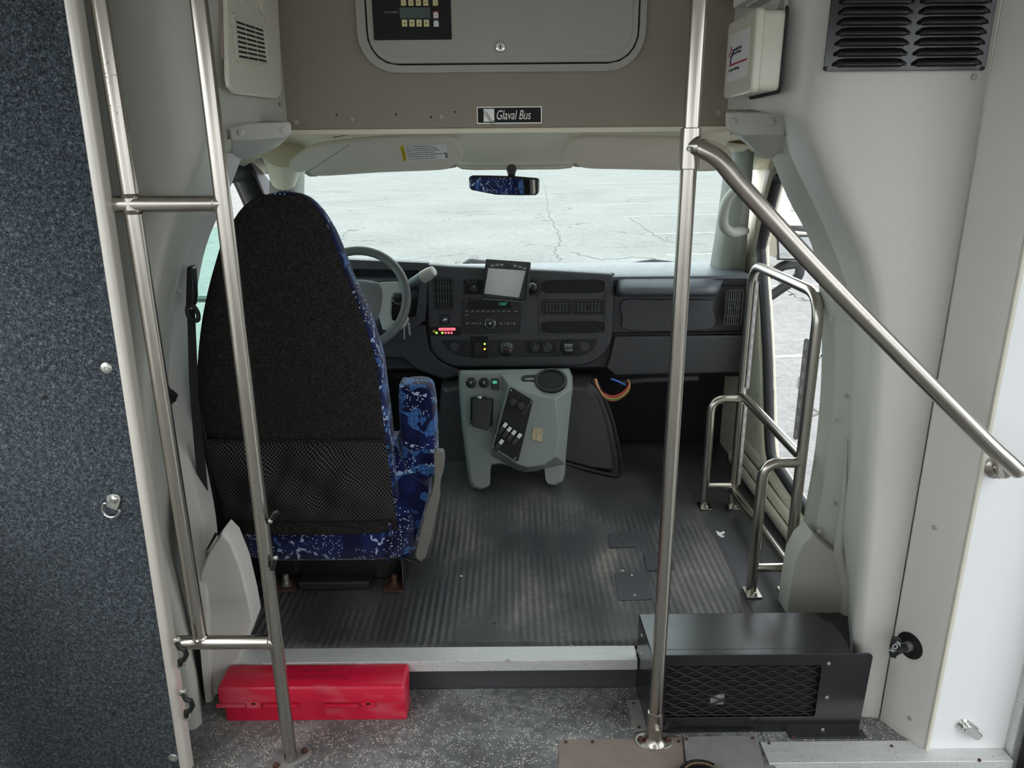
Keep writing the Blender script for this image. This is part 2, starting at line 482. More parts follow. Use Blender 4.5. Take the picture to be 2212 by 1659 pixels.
def pavement():
    t = NT('bleached_asphalt')
    g = t.noise(34, 5, rough=.75); b = t.noise(.35, 3); st = t.noise(5, 6, rough=.8)
    cw = t.n('ShaderNodeTexVoronoi', Vector=t.n('ShaderNodeVectorMath', _operation='ADD', i0=t.co, i1=t.n('ShaderNodeTexNoise', Vector=t.co, Scale=1.6, Detail=4.0).outputs[1]).outputs[0], Scale=.28, _feature='DISTANCE_TO_EDGE')
    crack = t.math('MULTIPLY', t.math('LESS_THAN', cw.outputs['Distance'], .006), t.math('GREATER_THAN', t.noise(.25, 2), .5))
    f = t.math('ADD', t.math('MULTIPLY', g, .5), t.math('ADD', t.math('MULTIPLY', b, .16), t.math('MULTIPLY', st, .34)))
    c = t.ramp(f, [(.34, (.11, .11, .108)), (.5, (.205, .205, .2)), (.66, (.285, .285, .278))])
    t.set(Base__Color=t.mix(crack, c, (.11, .108, .10, 1)), Roughness=.95)
    t.b.inputs['Specular IOR Level'].default_value = .1
    return t.m
MT['pave'] = pavement()
MT['line'] = mat('faded_line_paint', (.5, .5, .49, 1), .9, var=.12, vs=3)

MT['crack'] = mat('dark_crack', (.09, .09, .085, 1), .9, var=.3, vs=6)

def glass(name, tint, refl=.06):
    t = NT(name); t.t.nodes.remove(t.b)
    tr = t.n('ShaderNodeBsdfTransparent', Color=tint); gl = t.n('ShaderNodeBsdfGlossy', Color=(1, 1, 1, 1), Roughness=.01)
    mx = t.n('ShaderNodeMixShader', i0=refl, i1=tr.outputs[0], i2=gl.outputs[0])
    t.l(mx.outputs[0], t.t.nodes['Material Output'].inputs[0])
    return t.m
MT['glass'] = glass('tinted_windscreen', (.85, .96, .93, 1), .03)
MT['glassclear'] = glass('clear_door_glass', (.97, .98, .98, 1), .03)
MT['glassgreen'] = glass('green_side_glass', (.78, .96, .91, 1), .03)
mm = NT('mirror_glass'); mm.set(Base__Color=(.8, .82, .84, 1), Metallic=1.0, Roughness=.01); MT['mirror'] = mm.m

# ================================================================ THE SETTING
# ---- outside ground with faded parking lines
GZ = -.78
g = MB(); g.box(-70, 70, -40, 170, GZ - .2, GZ)
g.mi = 1
def pline(a, b, w=.10):
    a, b = V(a), V(b); n = (b - a).cross(V((0, 0, 1))).normalized() * w / 2
    g.add([V((p.x, p.y, GZ + .004)) for p in (a - n, a + n, b + n, b - n)], [(0, 1, 2, 3)])
def gpx(x, y): p = at(x, y, Z=GZ); return (p.x, p.y, 0)
for x0, y0, x1, y1 in ((1258, 398, 1480, 393), (1260, 405, 1500, 402), (1293, 423, 1640, 418), (1317, 441, 1640, 435), (1347, 468, 1640, 461), (1394, 506, 1640, 500), (1440, 551, 1640, 546), (1640, 620, 1830, 612), (1640, 772, 1850, 765)):
    pline(gpx(x0, y0), gpx(x1, y1), .10)
g.mi = 2
for ck in ([(1165, 372), (1176, 405), (1181, 440), (1188, 468), (1204, 500), (1210, 522), (1198, 543), (1212, 562)], [(1235, 545), (1300, 560), (1380, 556), (1450, 566)], [(1360, 470), (1400, 498), (1440, 520), (1520, 528)], [(1600, 470), (1680, 600), (1720, 640), (1770, 660), (1790, 740), (1730, 820), (1760, 900)]):
    q = [V(gpx(*p)) for p in ck]; q = [V(p) for p in cr([tuple(p) for p in q], 5)]
    for k, p in enumerate(q): p.x += .05 * math.sin(3.1 * k + p.y) ; p.y += .09 * math.sin(2.3 * k)
    for a, b in zip(q, q[1:]): pline(a, b, .022 + .012 * random.random())
ground = struct(g.build('ground', [MT['pave'], MT['line'], MT['crack']], None, loc=(0, 0, 0)))

# ---- floors: lower aisle with its stairwell, raised cab floor
FZ, CZ, STEPY = 0.0, .105, 1.69
m = MB()
m.box(-1.25, .62, -4.2, STEPY, FZ - .06, FZ); m.box(.62, 1.25, 1.45, STEPY, FZ - .06, FZ); m.box(.62, 1.25, -4.2, .45, FZ - .06, FZ)
m.box(.60, .95, .45, 1.455, -.30, -.235); m.box(.93, 1.25, .45, 1.455, -.55, -.47)
m.box(.60, .62, .45, 1.45, -.30, -.05); m.box(.93, .95, .45, 1.45, -.55, -.25); m.box(.60, 1.25, 1.45, 1.47, -.55, -.06); m.box(.60, 1.25, .43, .45, -.55, -.06)
struct(m.build('floor', MT['speckle'], None, bevel=.004, loc=(0, 0, 0)))
m = MB(); m.box(-1.0, 1.0, STEPY, 3.4, -.06, CZ)
struct(m.build('floor', MT['darkfloor'], None, bevel=.006, loc=(0, STEPY, CZ)))

# ---- left and right wall mouldings that narrow to the cab opening
RY = [-80, 100, 236, 252, 330, 430, 540, 660, 780, 900, 1020, 1150, 1260, 1350, 1480, 1580]
RYL = [-80, 100, 262, 280] + RY[4:]
def line(xs, Y, y0=0, ry=RY): return [at(x, y, Y=Y if not isinstance(Y, list) else Y[i]) for i, (x, y) in enumerate(zip(xs, ry[y0:]))]
def wall_sheet(name, lines, material, n=3):
    # smooth along and across
    L = [[V((l[0].x, l[0].y, 2.06))] + l[:3] + [V(p) for p in cr([tuple(q) for q in l[3:]], 4)] for l in lines]
    return MB().grid(L).build(name, material, None, ang=70)
def mid(a, b, k): return [p.lerp(q, k) for p, q in zip(a, b)]   # a line close to a crease keeps the crease narrow
r0 = [V((.937, 1.563, at(2000, y, Y=1.563).z)) for y in RY]
r00 = [p + V((.02, .03, 0)) for p in r0]
r1x = [1805, 1777, 1751, 1748, 1770, 1810, 1860, 1888, 1892, 1888, 1881, 1872, 1863, 1855, 1848, 1842]
r1a = line([x + 9 for x in r1x], 1.572)
r1b = line([x - 10 for x in r1x], 1.592)
r1c = line([1703, 1696, 1694, 1704, 1722, 1765, 1815, 1856, 1862, 1858, 1848, 1836, 1838, 1836, 1832, 1830], [1.63] * 4 + [1.70, 1.74] + [1.76] * 10)
r2 = line([1596, 1582, 1571, 1690, 1706, 1752, 1801, 1839, 1841, 1836, 1828, 1815, 1828, 1828, 1824, 1822], [1.95] * 3 + [1.80, 1.83] + [1.9] * 11)
wr = wall_sheet('wall_right', [r00, r0, mid(r0, r1a, .86), r1a, r1b, mid(r1b, r1c, .3), r1c, r2], MT['wall']); struct(wr)
w0 = [V((-1.15, 1.50, p.z)) for p in r0]
w2x = [388, 412, 432, 433, 430, 388, 350, 327, 316, 314, 317, 330, 360, 385, 415, 430]
w2a = line([x - 9 for x in w2x], 1.545, 0, RYL)
w2b = line([x + 9 for x in w2x], 1.565, 0, RYL)
w2c = line([478, 482, 486, 462, 458, 418, 377, 353, 342, 341, 346, 360, 392, 412, 436, 448], [1.62] * 4 + [1.68, 1.72] + [1.74] * 10, 0, RYL)
w3 = line([594, 606, 620, 494, 484, 447, 403, 378, 366, 366, 376, 396, 425, 440, 452, 460], [1.95] * 3 + [1.80, 1.83] + [1.9] * 11, 0, RYL)
wl = wall_sheet('wall_left', [w0, mid(w0, w2a, .9), w2a, w2b, mid(w2b, w2c, .3), w2c, w3], MT['wallgrey']); struct(wl)

# flanges round the cab opening (inner arch trims)
def flange(name, outer, inner, Yo, Yi, material, i0):
    a = line(outer, Yo, i0); b = line(inner, Yi, i0)
    A = [V(p) for p in cr([tuple(p) for p in a], 4)]; B = [V(p) for p in cr([tuple(p) for p in b], 4)]
    C = [p + V((0, .09, 0)) for p in B]; D = [p + V((0, .10, 0)) for p in A]
    return MB().loft([list(q) for q in zip(A, B, C, D)]).build(name, material, None, bevel=.004, ang=50)
f1 = struct(flange('trim_1', [1708, 1758, 1808, 1846, 1848, 1843, 1835, 1822, 1812], [1688, 1727, 1782, 1800, 1803, 1797, 1783, 1760, 1745], 1.885, 1.93, MT['wallgrey'], 4))
f2 = struct(flange('trim_2', [476, 439, 395, 370, 358, 358, 368, 388, 414, 426, 438, 452], [500, 462, 417, 394, 384, 392, 417, 440, 446, 450, 456, 462], [1.885] * 6 + [1.83, 1.74, 1.655, 1.64, 1.64, 1.64], [1.93] * 6 + [1.86, 1.75, 1.66, 1.645, 1.645, 1.645], MT['wall'], 4))
P = front(1.90)
for x, y in ((1826, 857), (1803, 910), (1800, 1088), (1770, 1148), (1798, 690), (1812, 610)): screw(f1, P.P(x, y, .004), (0, -1, 0), MT['wallgrey'], .007)
for x, y in ((388, 629), (379, 873), (416, 1098)): screw(f2, P.P(x, y, .004), (0, -1, 0), MT['wall'], .007)

# lower B-pillar covers
def cover(name, pts, Y, depth, material, holes=()):
    P = front(Y); m = MB(); q = P.poly(pts); cu = sum(p[0] for p in q) / len(q); cv = sum(p[1] for p in q) / len(q)
    m.loft([[P.pt(cu + (u - cu) * s, cv + (v - cv) * s, d) for u, v in q] for s, d in ((1.0, -depth), (1, -.014), (.985, -.004), (.955, 0))])
    return m.build(name, material, None, bevel=.006, ang=50)
c1 = struct(cover('trim_3', [(1756, 1150), (1790, 1182), (1806, 1190), (1818, 1225), (1833, 1262), (1830, 1330), (1822, 1420), (1700, 1420), (1698, 1322), (1706, 1262), (1716, 1205), (1734, 1170)], 1.87, .07, MT['wallgrey']))
cover_l = struct(cover('trim_4', [(432, 1236), (452, 1188), (478, 1148), (497, 1168), (520, 1225), (538, 1300), (546, 1345), (530, 1388), (515, 1425), (482, 1470), (468, 1505), (440, 1505), (430, 1400)], 1.66, .07, MT['wall']))
P = front(1.87)
rimm = MB(); rp_ = cr([(1828, 950, .004), (1824, 1060, .007), (1815, 1150, .012), (1812, 1195, .0145), (1822, 1232, .0145), (1829, 1275, .0145), (1825, 1340, .0145), (1812, 1420, .0145)], 6); rimm.tube([P.P(x, y, .002) for x, y, r in rp_], [r for x, y, r in rp_], 12); rimm.build('rim', MT['wallgrey'], c1)
screw(c1, P.P(1822, 1262, .014), (0, -1, 0), MT['wallgrey'], .006)

# entrance-side post, white panel, aluminium jamb
m = MB()
m.add([(.937, 1.563, -.05), (.937, 1.563, 2.05), (.985, 1.466, 2.05), (.985, 1.466, -.05), (1.0, 1.453, -.05), (1.0, 1.453, 2.05), (1.03, 1.56, -.05), (1.03, 1.56, 2.05)],
      [(0, 1, 2, 3), (3, 2, 5, 4), (4, 5, 7, 6), (6, 7, 1, 0)])
post = struct(m.build('wall_right', MT['wall'], None, bevel=.006, ang=60))
PQ = PF((.937, 1.563, 0), (.048, -.097, 0), (0, 0, 1))
for x, y in ((2140, 507), (2032, 735), (2018, 1140), (1965, 1552), (2105, 166)): screw(post if x < 2100 else wr, (PQ if x < 2100 else front(1.563)).P(x, y, .001), PQ.n if x < 2100 else (0, -1, 0), MT['lightgrey'], .006)
m = MB(); m.box(1.003, 1.195, 1.455, 1.50, -.02, 2.05)
struct(m.build('wall_right', MT['white'], None, bevel=.004))
m = MB(); m.box(.997, 1.006, 1.449, 1.456, -.02, 2.05)
struct(m.build('trim_5', MT['offwhite'], None, bevel=.002))
m = MB(); m.box(1.192, 1.25, 1.43, 1.52, -.6, 2.05); m.box(1.190, 1.26, .42, .47, -.6, 2.05)
jb = struct(m.build('trim_6', MT['alu'], None, bevel=.003))
screw(jb, (1.215, 1.43, .145), (0, -1, 0), MT['zinc'], .006)

# front bulkhead over the cab opening
BY = 1.95
PB = front(BY)
bl, br = PB.px(626, 278)[0] - .004, PB.px(1570, 268)[0] + .002
bz = PB.px(1100, 277)[1]
m = MB(); m.box(bl - .02, br + .02, BY, BY + .05, bz, 2.08); m.box(-.80, bl - .02, BY + .004, BY + .05, bz - .02, 2.08); m.box(br + .02, .80, BY + .004, BY + .05, bz - .02, 2.08)
wf = m.build('wall_front', MT['bulk'], None, bevel=.004); struct(wf)
m = MB(); m.box(bl, br, BY - .003, BY + .06, bz - .012, bz + .001)
lip = m.build('lip', MT['liner'], wf, bevel=.003)
for x, y in ((640, 264), (761, 258), (954, 252), (1553, 244)): screw(wf, PB.P(x, y, .001), PB.n, MT['lightgrey'], .007)
for x, y in ((727, 248), (856, 247), (983, 242), (931, 253)):
    MB().lathe(PB.P(x, y, 0), PB.n, [(.0026, -.002), (.0026, .0006), (0, .0006)], 10).build('screw_hole', MT['pit'], wf)

# ledge brackets at both lower corners of the bulkhead
def ledge(name, pts, Y0, pts2, Y1, material):
    a = [at(x, y, Y=Y0) for x, y in pts]; b = [at(x, y, Y=Y1) for x, y in pts2]
    return struct(MB().loft([a, b]).build(name, material, None, bevel=.006, ang=45))
l1 = ledge('trim_7', [(1567, 240), (1694, 242), (1698, 292), (1600, 292), (1566, 280)], 1.79,
           [(1574, 262), (1703, 262), (1718, 346), (1650, 344), (1606, 306)], 2.02, MT['wallgrey'])
l2 = ledge('trim_8', [(488, 266), (628, 262), (631, 288), (618, 300), (500, 305)], 1.79,
           [(505, 268), (612, 270), (608, 312), (575, 330), (497, 352)], 2.05, MT['wall'])
P = front(1.79)
for x, y in ((1585, 262), (1668, 262)): screw(l1, P.P(x, y, .002), (0, -1, 0), MT['wallgrey'], .008)
for x, y in ((520, 286), (612, 282)): screw(l2, P.P(x, y, .002), (0, -1, 0), MT['wall'], .008)

# cab headliner: grid from the bulkhead to the windscreen header, centre console bulge, sides fold down to the doors
rows = []
for i in range(15):
    s = i / 14; Y = 1.97 + s * .66; row = []
    for j in range(49):
        x = -1.0 + 2.0 * j / 48; ax = abs(x - .02)
        z = 1.462 - (.045 * s + .03 * max(0, s - .8) / .2) * (1 if ax < .6 else max(.2, 1 - (ax - .6) / .25))
        z += .03 * math.sin(math.pi * min(1, s * 1.1)) * (1 if ax < .72 else max(0, 1 - (ax - .72) / .15))
        if ax < .24: z -= .030 * s * min(1, (.24 - ax) / .06)
        if ax > .74: z -= .085 * ((ax - .74) / .25) ** 1.6
        row.append(V((x, Y + (.03 * (1 - (x / .9) ** 2)) * s, z)))
    rows.append(row)
hl = struct(MB().grid(rows).build('ceiling', MT['liner'], None, ang=80, solid=.006))
lr = rows[-1]
f2_ = [V((p.x, 2.665 + .135 * max(0, 1 - (p.x / .88) ** 2) , 1.398 if abs(p.x) < .85 else 1.398 - .5 * (abs(p.x) - .85))) for p in lr]
struct(MB().grid([lr, [p + V((0, .012, -.012)) for p in lr], f2_]).build('ceiling', MT['liner'], None, ang=80, solid=.004))
for s_ in (-1, 1):
    struct(MB().grid([[V((s_ * .72, 2.57, 1.425)), V((s_ * .9, 2.57, 1.40)), V((s_ * 1.06, 2.57, 1.375))], [V((s_ * .78, 2.78, 1.40)), V((s_ * .92, 2.82, 1.385)), V((s_ * 1.06, 2.86, 1.36))], [V((s_ * .84, 2.9, 1.33)), V((s_ * .95, 3.0, 1.33)), V((s_ * 1.06, 3.1, 1.32))]]).build('ceiling', MT['liner'], None, ang=80, solid=.004))
# bus ceiling, side walls with window bands and rear wall, behind the camera
m = MB(); m.box(-1.25, 1.25, -4.2, 1.99, 2.05, 2.1)
struct(m.build('ceiling', MT['wall'], None))
def band(x, y0, y1, name, z0=.8, z1=1.75):
    m = MB(); s = .05 if x > 0 else -.05
    m.box(min(x, x + s), max(x, x + s), y0, y1, -.1, z0); m.box(min(x, x + s), max(x, x + s), y0, y1, z1, 2.06)
    n = max(1, round((y1 - y0) / 1.1))
    for i in range(n + 1):
        c = y0 + (y1 - y0) * i / n; m.box(min(x, x + s), max(x, x + s), max(c - .05, y0), min(c + .05, y1), z0, z1)
    return struct(m.build(name, MT['wall'], None, bevel=.003))
band(-1.2, -4.2, 1.38, 'wall_left'); band(1.2, -4.2, .43, 'wall_right')
m = MB(); m.box(-1.25, 1.25, -4.25, -4.2, -.1, .8); m.box(-1.25, 1.25, -4.25, -4.2, 1.75, 2.06); m.box(-1.25, -.9, -4.25, -4.2, .8, 1.75); m.box(.9, 1.25, -4.25, -4.2, .8, 1.75)
struct(m.build('wall_back', MT['wall'], None))
m = MB(); m.box(1.2, 1.25, -4.2, .43, -.6, -.1); m.box(-1.25, -1.2, -4.2, 1.7, -.6, -.1); m.box(1.2, 1.25, .43, 1.52, 1.85, 2.06); m.box(-1.25, -1.0, 1.46, 2.0, -.1, 2.06); m.box(.995, 1.25, 1.575, 1.9, -.1, 2.06)
struct(m.build('wall_left', MT['wall'], None))

# glazing of the bus sides and the entrance door behind the camera
for x in (-1.22, 1.22):
    a, b = (-4.2, 1.38) if x < 0 else (-4.2, .43)
    struct(MB().box(x - .002, x + .002, a, b, .79, 1.76).build('window_2' if x < 0 else 'window_3', MT['glassclear'], None))
struct(MB().box(-.9, .9, -4.226, -4.222, .79, 1.76).build('window_4', MT['glassclear'], None))
m = MB(); PDr = PF((1.225, 0, 0), (0, 1, 0), (0, 0, 1))
for a, b in ((.475, .945), (.955, 1.425)): m.ring(PDr, [(a, -.53), (b, -.53), (b, 1.85), (a, 1.85)], [(a + .05, -.45), (b - .05, -.45), (b - .05, 1.78), (a + .05, 1.78)], -.02, .02, 24)
dd_ = struct(m.build('door_3', MT['gasket'], None, bevel=.003))
MB().box(1.223, 1.227, .50, 1.40, -.47, 1.80).build('pane', MT['glassclear'], dd_)
# windscreen
p = [at(505, 578, Y=3.22), at(1552, 590, Y=3.22), at(1585, 330, Y=2.66), at(600, 330, Y=2.66)]
p[0] = V((-.93, 3.2, .925)); p[1].x = .93; p[2] = V((.86, 2.66, 1.40)); p[3] = V((-.86, 2.66, 1.40))
rows = []
for i in range(7):
    s = i / 6; a = p[0].lerp(p[3], s); b = p[1].lerp(p[2], s); row = []
    for j in range(17):
        t = j / 16; q = a.lerp(b, t); q.y += .14 * (1 - (2 * t - 1) ** 2); row.append(q)
    rows.append(row)
struct(MB().grid(rows).build('window_1', MT['glass'], None, ang=80))
# A pillars
def pillar(name, pts, Ya, Yb, material):
    (tl, tr, bl_, br_) = pts; rg = []
    for i in range(7):
        s = i / 6; y = tl[1] + (bl_[1] - tl[1]) * s; Y = Ya + (Yb - Ya) * s
        k = s + .25 * s * (s - 1)
        a = at(tl[0] + (bl_[0] - tl[0]) * k, y, Y=Y); b = at(tr[0] + (br_[0] - tr[0]) * s, y, Y=Y - .02)
        rg.append([a, a.lerp(b, .5) + V((0, -.03, 0)), b, b + V((.03 if b.x > 0 else -.03, .16, 0)), a + V((0, .14, 0))])
    return struct(MB().loft(rg).build(name, material, None, ang=60))
pillar('trim_9', [(1592, 318), (1630, 318), (1551, 594), (1608, 594)], 2.70, 3.02, MT['pillar'])
pillar('trim_10', [(636, 318), (585, 318), (634, 640), (575, 640)], 2.70, 3.02, MT['pillar'])
a = MB(); a.tube([at(612, 325, Y=2.55), at(612, 360, Y=2.6), at(612, 392, Y=2.64)], [.075, .055, .042], 18)
struct(a.build('trim_11', MT['liner'], None))

# ---- doors
PR = PF((.965, 0, 0), (0, -1, 0), (0, 0, 1))     # inner face of the right door; u points to the rear
PL = PF((-.955, 0, 0), (0, 1, 0), (0, 0, 1))
win = PR.poly([(1690, 384), (1680, 398), (1650, 522), (1648, 552), (1654, 640), (1661, 760), (1664, 870), (1668, 975), (1685, 1010), (1757, 1117)])
zb = win[-1][1]
win = cr(win, 3) + [(-2.02, zb - .0), (-1.98, zb + .05), (-1.98, 1.28), (-2.02, 1.32)]
outer = [(-3.4, -.02), (-3.4, .95), (-3.22, 1.15), (-3.08, 1.36), (-2.98, 1.43), (-1.88, 1.43), (-1.88, -.02)]
d = MB()
d.ring(PR, outer, win, -.025, 0)
big = lambda k: [(u + (k if u > -2.3 else -k), v + (k if v > .8 else -k)) for u, v in win]
door_r = struct(d.build('door_1', MT['cream'], None, bevel=.006))
d = MB(); d.ring(PR, big(.075), big(.045), -.001, .016); d.build('frame_moulding', MT['cream'], door_r, bevel=.006)
d = MB(); d.tube([PR.pt(u, v, .006) for u, v in win], .019, 10, True); d.build('window_gasket', MT['gasket'], door_r)
d = MB()
for k, z in enumerate((.24, .19, .145)): d.tube([V((.962 - .012 * k, 2.95, z)), V((.962 - .012 * k, 1.95, z))], .026, 12, flat=(V((1, 0, 0)), .35))
d.build('sill_moulding', MT['cream'], door_r)
d = MB(); d.prism(PR.off(-.016), win, 0, .004); d.build('pane', MT['glassclear'], door_r)
for x, y in ((1655, 413), (1634, 493), (1628, 560)): screw(door_r, PR.P(x, y, .003), (-1, 0, 0), MT['cream'], .007)
# left door: black gasket frame, lowered glass
outl = [(1.86, -.02), (1.86, 1.375), (2.90, 1.375), (3.05, 1.30), (3.25, 1.15), (3.4, .95), (3.4, -.02)]
fx = PL.px(528, 378); winl = [(1.90, .78), (1.90, 1.29), (1.93, 1.315), (fx[0] - .1, 1.345), (fx[0] - .03, 1.335), (fx[0] + .03, 1.29), (fx[0] + .14, 1.16), (fx[0] + .26, .95), (fx[0] + .28, .78)]
winl = cr(winl, 4, True)
d = MB(); d.ring(PL, outl, winl, -.05, 0); door_l = struct(d.build('door_2', MT['dash'], None, bevel=.006))
d = MB(); d.tube([PL.pt(u, v, .004) for u, v in winl], .036, 12, True); d.build('window_gasket', MT['gasket'], door_l)
d = MB(); d.tube([PL.pt(u + (.04 if u > 2.5 else -.02), v + .03 * (v > 1.2), .01) for u, v in winl], .014, 8, True); d.build('outer_seal', MT['gasket'], door_l)
ga, gb = PL.px(430, 500), PL.px(476, 493)
d = MB(); d.prism(PL.off(-.03), [(1.88, .76), (1.88, ga[1] + .003), (3.1, ga[1] - .012), (3.16, .95), (3.16, .76)], 0, .004); d.build('pane', MT['glassgreen'], door_l)
d = MB(); d.tube([PL.P(405, 645, -.04), PL.P(470, 645, -.04)], .012, 8); d.build('sash_bar', MT['lightgrey'], door_l)

# ================================================================ LARGE OBJECTS
def flange_plate(m, c, rx, ry, h=.005, ax=0):
    """oblong foot plate lying on a floor at c"""
    P = PF(c, (math.cos(ax), math.sin(ax), 0), (-math.sin(ax), math.cos(ax), 0))
    k = rx - ry
    uv = [(k + ry * math.cos(R(a)), ry * math.sin(R(a))) for a in range(-90, 91, 15)] + [(-k + ry * math.cos(R(a)), ry * math.sin(R(a))) for a in range(90, 271, 15)]
    m.prism(P, uv, 0, h)

def bolt(parent, p, n, material, r=.007, name='bolt'):
    MB().lathe(p, n, [(r * 1.4, 0), (r * 1.4, .002), (r, .002), (r, .008), (r * .6, .010), (0, .010)], 8).build(name, material, parent)

# ---- carpeted partition at the left
t = thing('carpeted_partition', 'tall navy grey carpeted partition panel with a bright metal edge, left side of the aisle', 'partition', (-1.0, 1.42, 0))
PC = front(1.41)
xr = PC.px(228, 440)[0]; xt_, xb0 = front(1.42).px(160, 0), front(1.42).px(402, 1640)
def xe_(z): return xb0[0] + (xt_[0] - xb0[0]) * (z - xb0[1]) / (xt_[1] - xb0[1])
m = MB(); m.prism(front(1.41), [(-1.40, 0), (xe_(0) - .006, 0), (xe_(2.05) - .006, 2.05), (-1.40, 2.05)], -.025, 0); m.build('carpet_panel', MT['carpet'], t, bevel=.006)
rim = MB(); rim.loft([[V((xe_(z) + u, 1.42 + v, z)) for u, v in rrect(-.0105, .0105, -.020, .018, .008)] for z in (0, 2.05)])
rim.build('edge_trim', MT['edge'], t, label='bright stainless edge strip')
for x, y in ((230, 795), (374, 1637)): screw(t, PC.P(x, y, .001), PC.n, MT['zinc'], .0115)
for x, y in ((97, 858), (246, 1541)):
    MB().lathe(PC.P(x, y), PC.n, [(.004, -.003), (.005, .001), (.002, .001), (0, -.002)], 10).build('hole', MT['pit'], t)
ring = MB(); c = PC.P(247, 1079, .003)
pl_ = MB(); uv = PC.poly([(233, 1070), (245, 1066), (258, 1068), (263, 1077), (255, 1101), (231, 1092)]); pl_.prism(PC, uv, .001, .005)
pl_.build('ring_clip', MT['zinc'], t, bevel=.001)
MB().lathe(PC.P(247, 1079, .004), PC.n, [(.009, 0), (.008, .003), (.004, .005), (0, .0055)], 14).build('rivet', MT['chrome'], t)
ring.tube([PC.P(x, y, .011) for x, y in cr([(256, 1101), (258, 1106), (252, 1114), (240, 1117), (227, 1112), (221, 1100), (224, 1088), (229, 1087)], 5)], .0026, 8)
ring.build('ring', MT['chrome'], t, label='small chrome D shaped ring')
PRM = front(1.395)
for x, y, k in ((393, 1412, 1), (406, 1523, 1)):
    s = MB()
    s.tube([PRM.P(x - 11, y - 25, .004), PRM.P(x - 4, y - 12, .010), PRM.P(x + 6, y - 9, .013), PRM.P(x + 10, y + 2, .013), PRM.P(x + 4, y + 13, .013), PRM.P(x - 4, y + 14, .010), PRM.P(x - 3, y + 24, .004)], .006, 8)
    loop = s.build('strap_loop', MT['black'], t, label='black plastic strap loop on the edge strip')
    for a, b in ((-12, -27), (-3, 25)):
        MB().lathe(PRM.P(x + a, y + b, .002), PRM.n, [(.009, -.004), (.009, .003), (.006, .005), (0, .0055)], 12).build('screw', MT['zinc'], loop)

# ---- stainless grab frame beside the partition
px0, px1 = front(1.44).px(532, 850)[0], front(1.44).px(330, 730)[0]
YG = 1.44
t = thing('grab_frame', 'stainless steel grab frame of two poles and two crossbars beside the carpeted partition', 'handrail', (px0, YG, 0))
tr = .0155
za, zb_ = front(YG).px(360, 440)[1], front(YG).px(500, 1387)[1]
MB().tube([(px0, YG, 0.002), (px0, YG, 2.05)], tr, 20).build('pole', MT['steel'], t)
MB().tube([(px1, YG, zb_), (px1, YG, 2.05)], tr, 20).build('pole', MT['steel'], t)
MB().tube([(xe_(za), YG, za), (px0, YG, za)], tr, 20).build('crossbar', MT['steel'], t)
MB().tube([(xe_(zb_), YG, zb_), (px0, YG, zb_)], tr, 20).build('crossbar', MT['steel'], t)
for x, z in ((px0 - .013, za), (px1, za + .015), (px1, za - .015), (px1, zb_ + .014), (px0 - .013, zb_)):
    ax = (1, 0, 0) if x == px0 - .013 else (0, 0, 1)
    MB().lathe((x, YG, z), ax, [(tr, -.004), (tr + .0025, 0), (tr, .004)], 20).build('weld_bead', MT['steel'], t)
m = MB(); flange_plate(m, (px0, YG, 0), .052, .022, .006, R(38)); fl = m.build('foot_plate', MT['greyplate'], t, bevel=.001)
for s in (-1, 1): bolt(fl, (px0 + s * .036 * math.cos(R(38)), YG + s * .036 * math.sin(R(38)), .006), (0, 0, 1), MT['rust'], .006)
PG = front(YG - .005)
for x, y, k in ((590, 1126, 0), (592, 1216, 1)):
    c = MB(); c.mi = 0
    if k == 0: c.tube([PG.P(578, 1128, 0), PG.P(588, 1120, .01), PG.P(594, 1108, .012), PG.P(601, 1106, .012)], .005, 8)
    else: c.tube([PG.P(583, 1208, 0), PG.P(592, 1210, .010), PG.P(588, 1231, .012)], [.004, .007, .006], 8)
    h = c.build('rubber_clip', MT['black'], t, label='small black rubber clip on the pole')
    MB().lathe(PG.P(584 if k == 0 else 595, 1126 if k == 0 else 1206, .012), PG.n, [(.005, -.003), (.005, .001), (0, .003)], 10).build('screw', MT['zinc'], h)

# ---- stanchion pole on the right and the sloping handrail
YS = 1.49
base = at(1413, 1598, Z=0); sx = front(YS).px(1413, 1598)[0]
ztop, zbot = front(YS).px(1493, 276)[1], front(YS).px(1488, 366)[1]
zm = front(YS).px(1492, 317)[1]
t = thing('stanchion_pole', 'upright stainless stanchion pole bolted to the floor in front of the black heater box', 'pole', (sx, YS, 0))
MB().tube([(sx, YS, .0), (sx, YS, 2.05)], .016, 24).build('pole', MT['steel'], t)
m = MB(); flange_plate(m, (sx, YS, 0), .046, .026, .006); fl = m.build('foot_plate', MT['zinc'], t, bevel=.0015)
m = MB(); m.lathe((sx, YS, .005), (0, 0, 1), [(.030, 0), (.026, .006), (.0205, .014), (.0195, .02), (.0195, .085), (.0165, .0865)], 28); m.build('foot_sleeve', MT['steel'], t)
for s in (-1, 1): bolt(fl, (sx + s * .034, YS, .006), (0, 0, 1), MT['rust'], .0065)
bolt(fl, (sx, YS - .0195, .06), (0, -1, 0), MT['zinc'], .005, 'set_screw')
m = MB()
m.lathe((sx, YS, zbot), (0, 0, 1), [(.0163, 0), (.0195, .0015), (.0195, ztop - zbot - .0015), (.0163, ztop - zbot)], 28)
m.tube([V((sx, YS, zm)), V((sx + .012, YS - .012, zm)), V((sx + .020, YS - .020, zm))], [.018, .0195, .0195], 20)
tf = m.build('tee_fitting', MT['steel'], t, label='satin tee fitting joining the pole and the sloping rail')
bolt(tf, (sx - .006, YS - .0195, zm - .004), (-.2, -1, 0), MT['zinc'], .004, 'set_screw')
t = thing('sloping_handrail', 'long stainless handrail sloping down from the stanchion to the white entrance panel', 'handrail', (.7, 1.44, 1.1))
def RP(x, y, Y): return at(x, y, Y=Y)
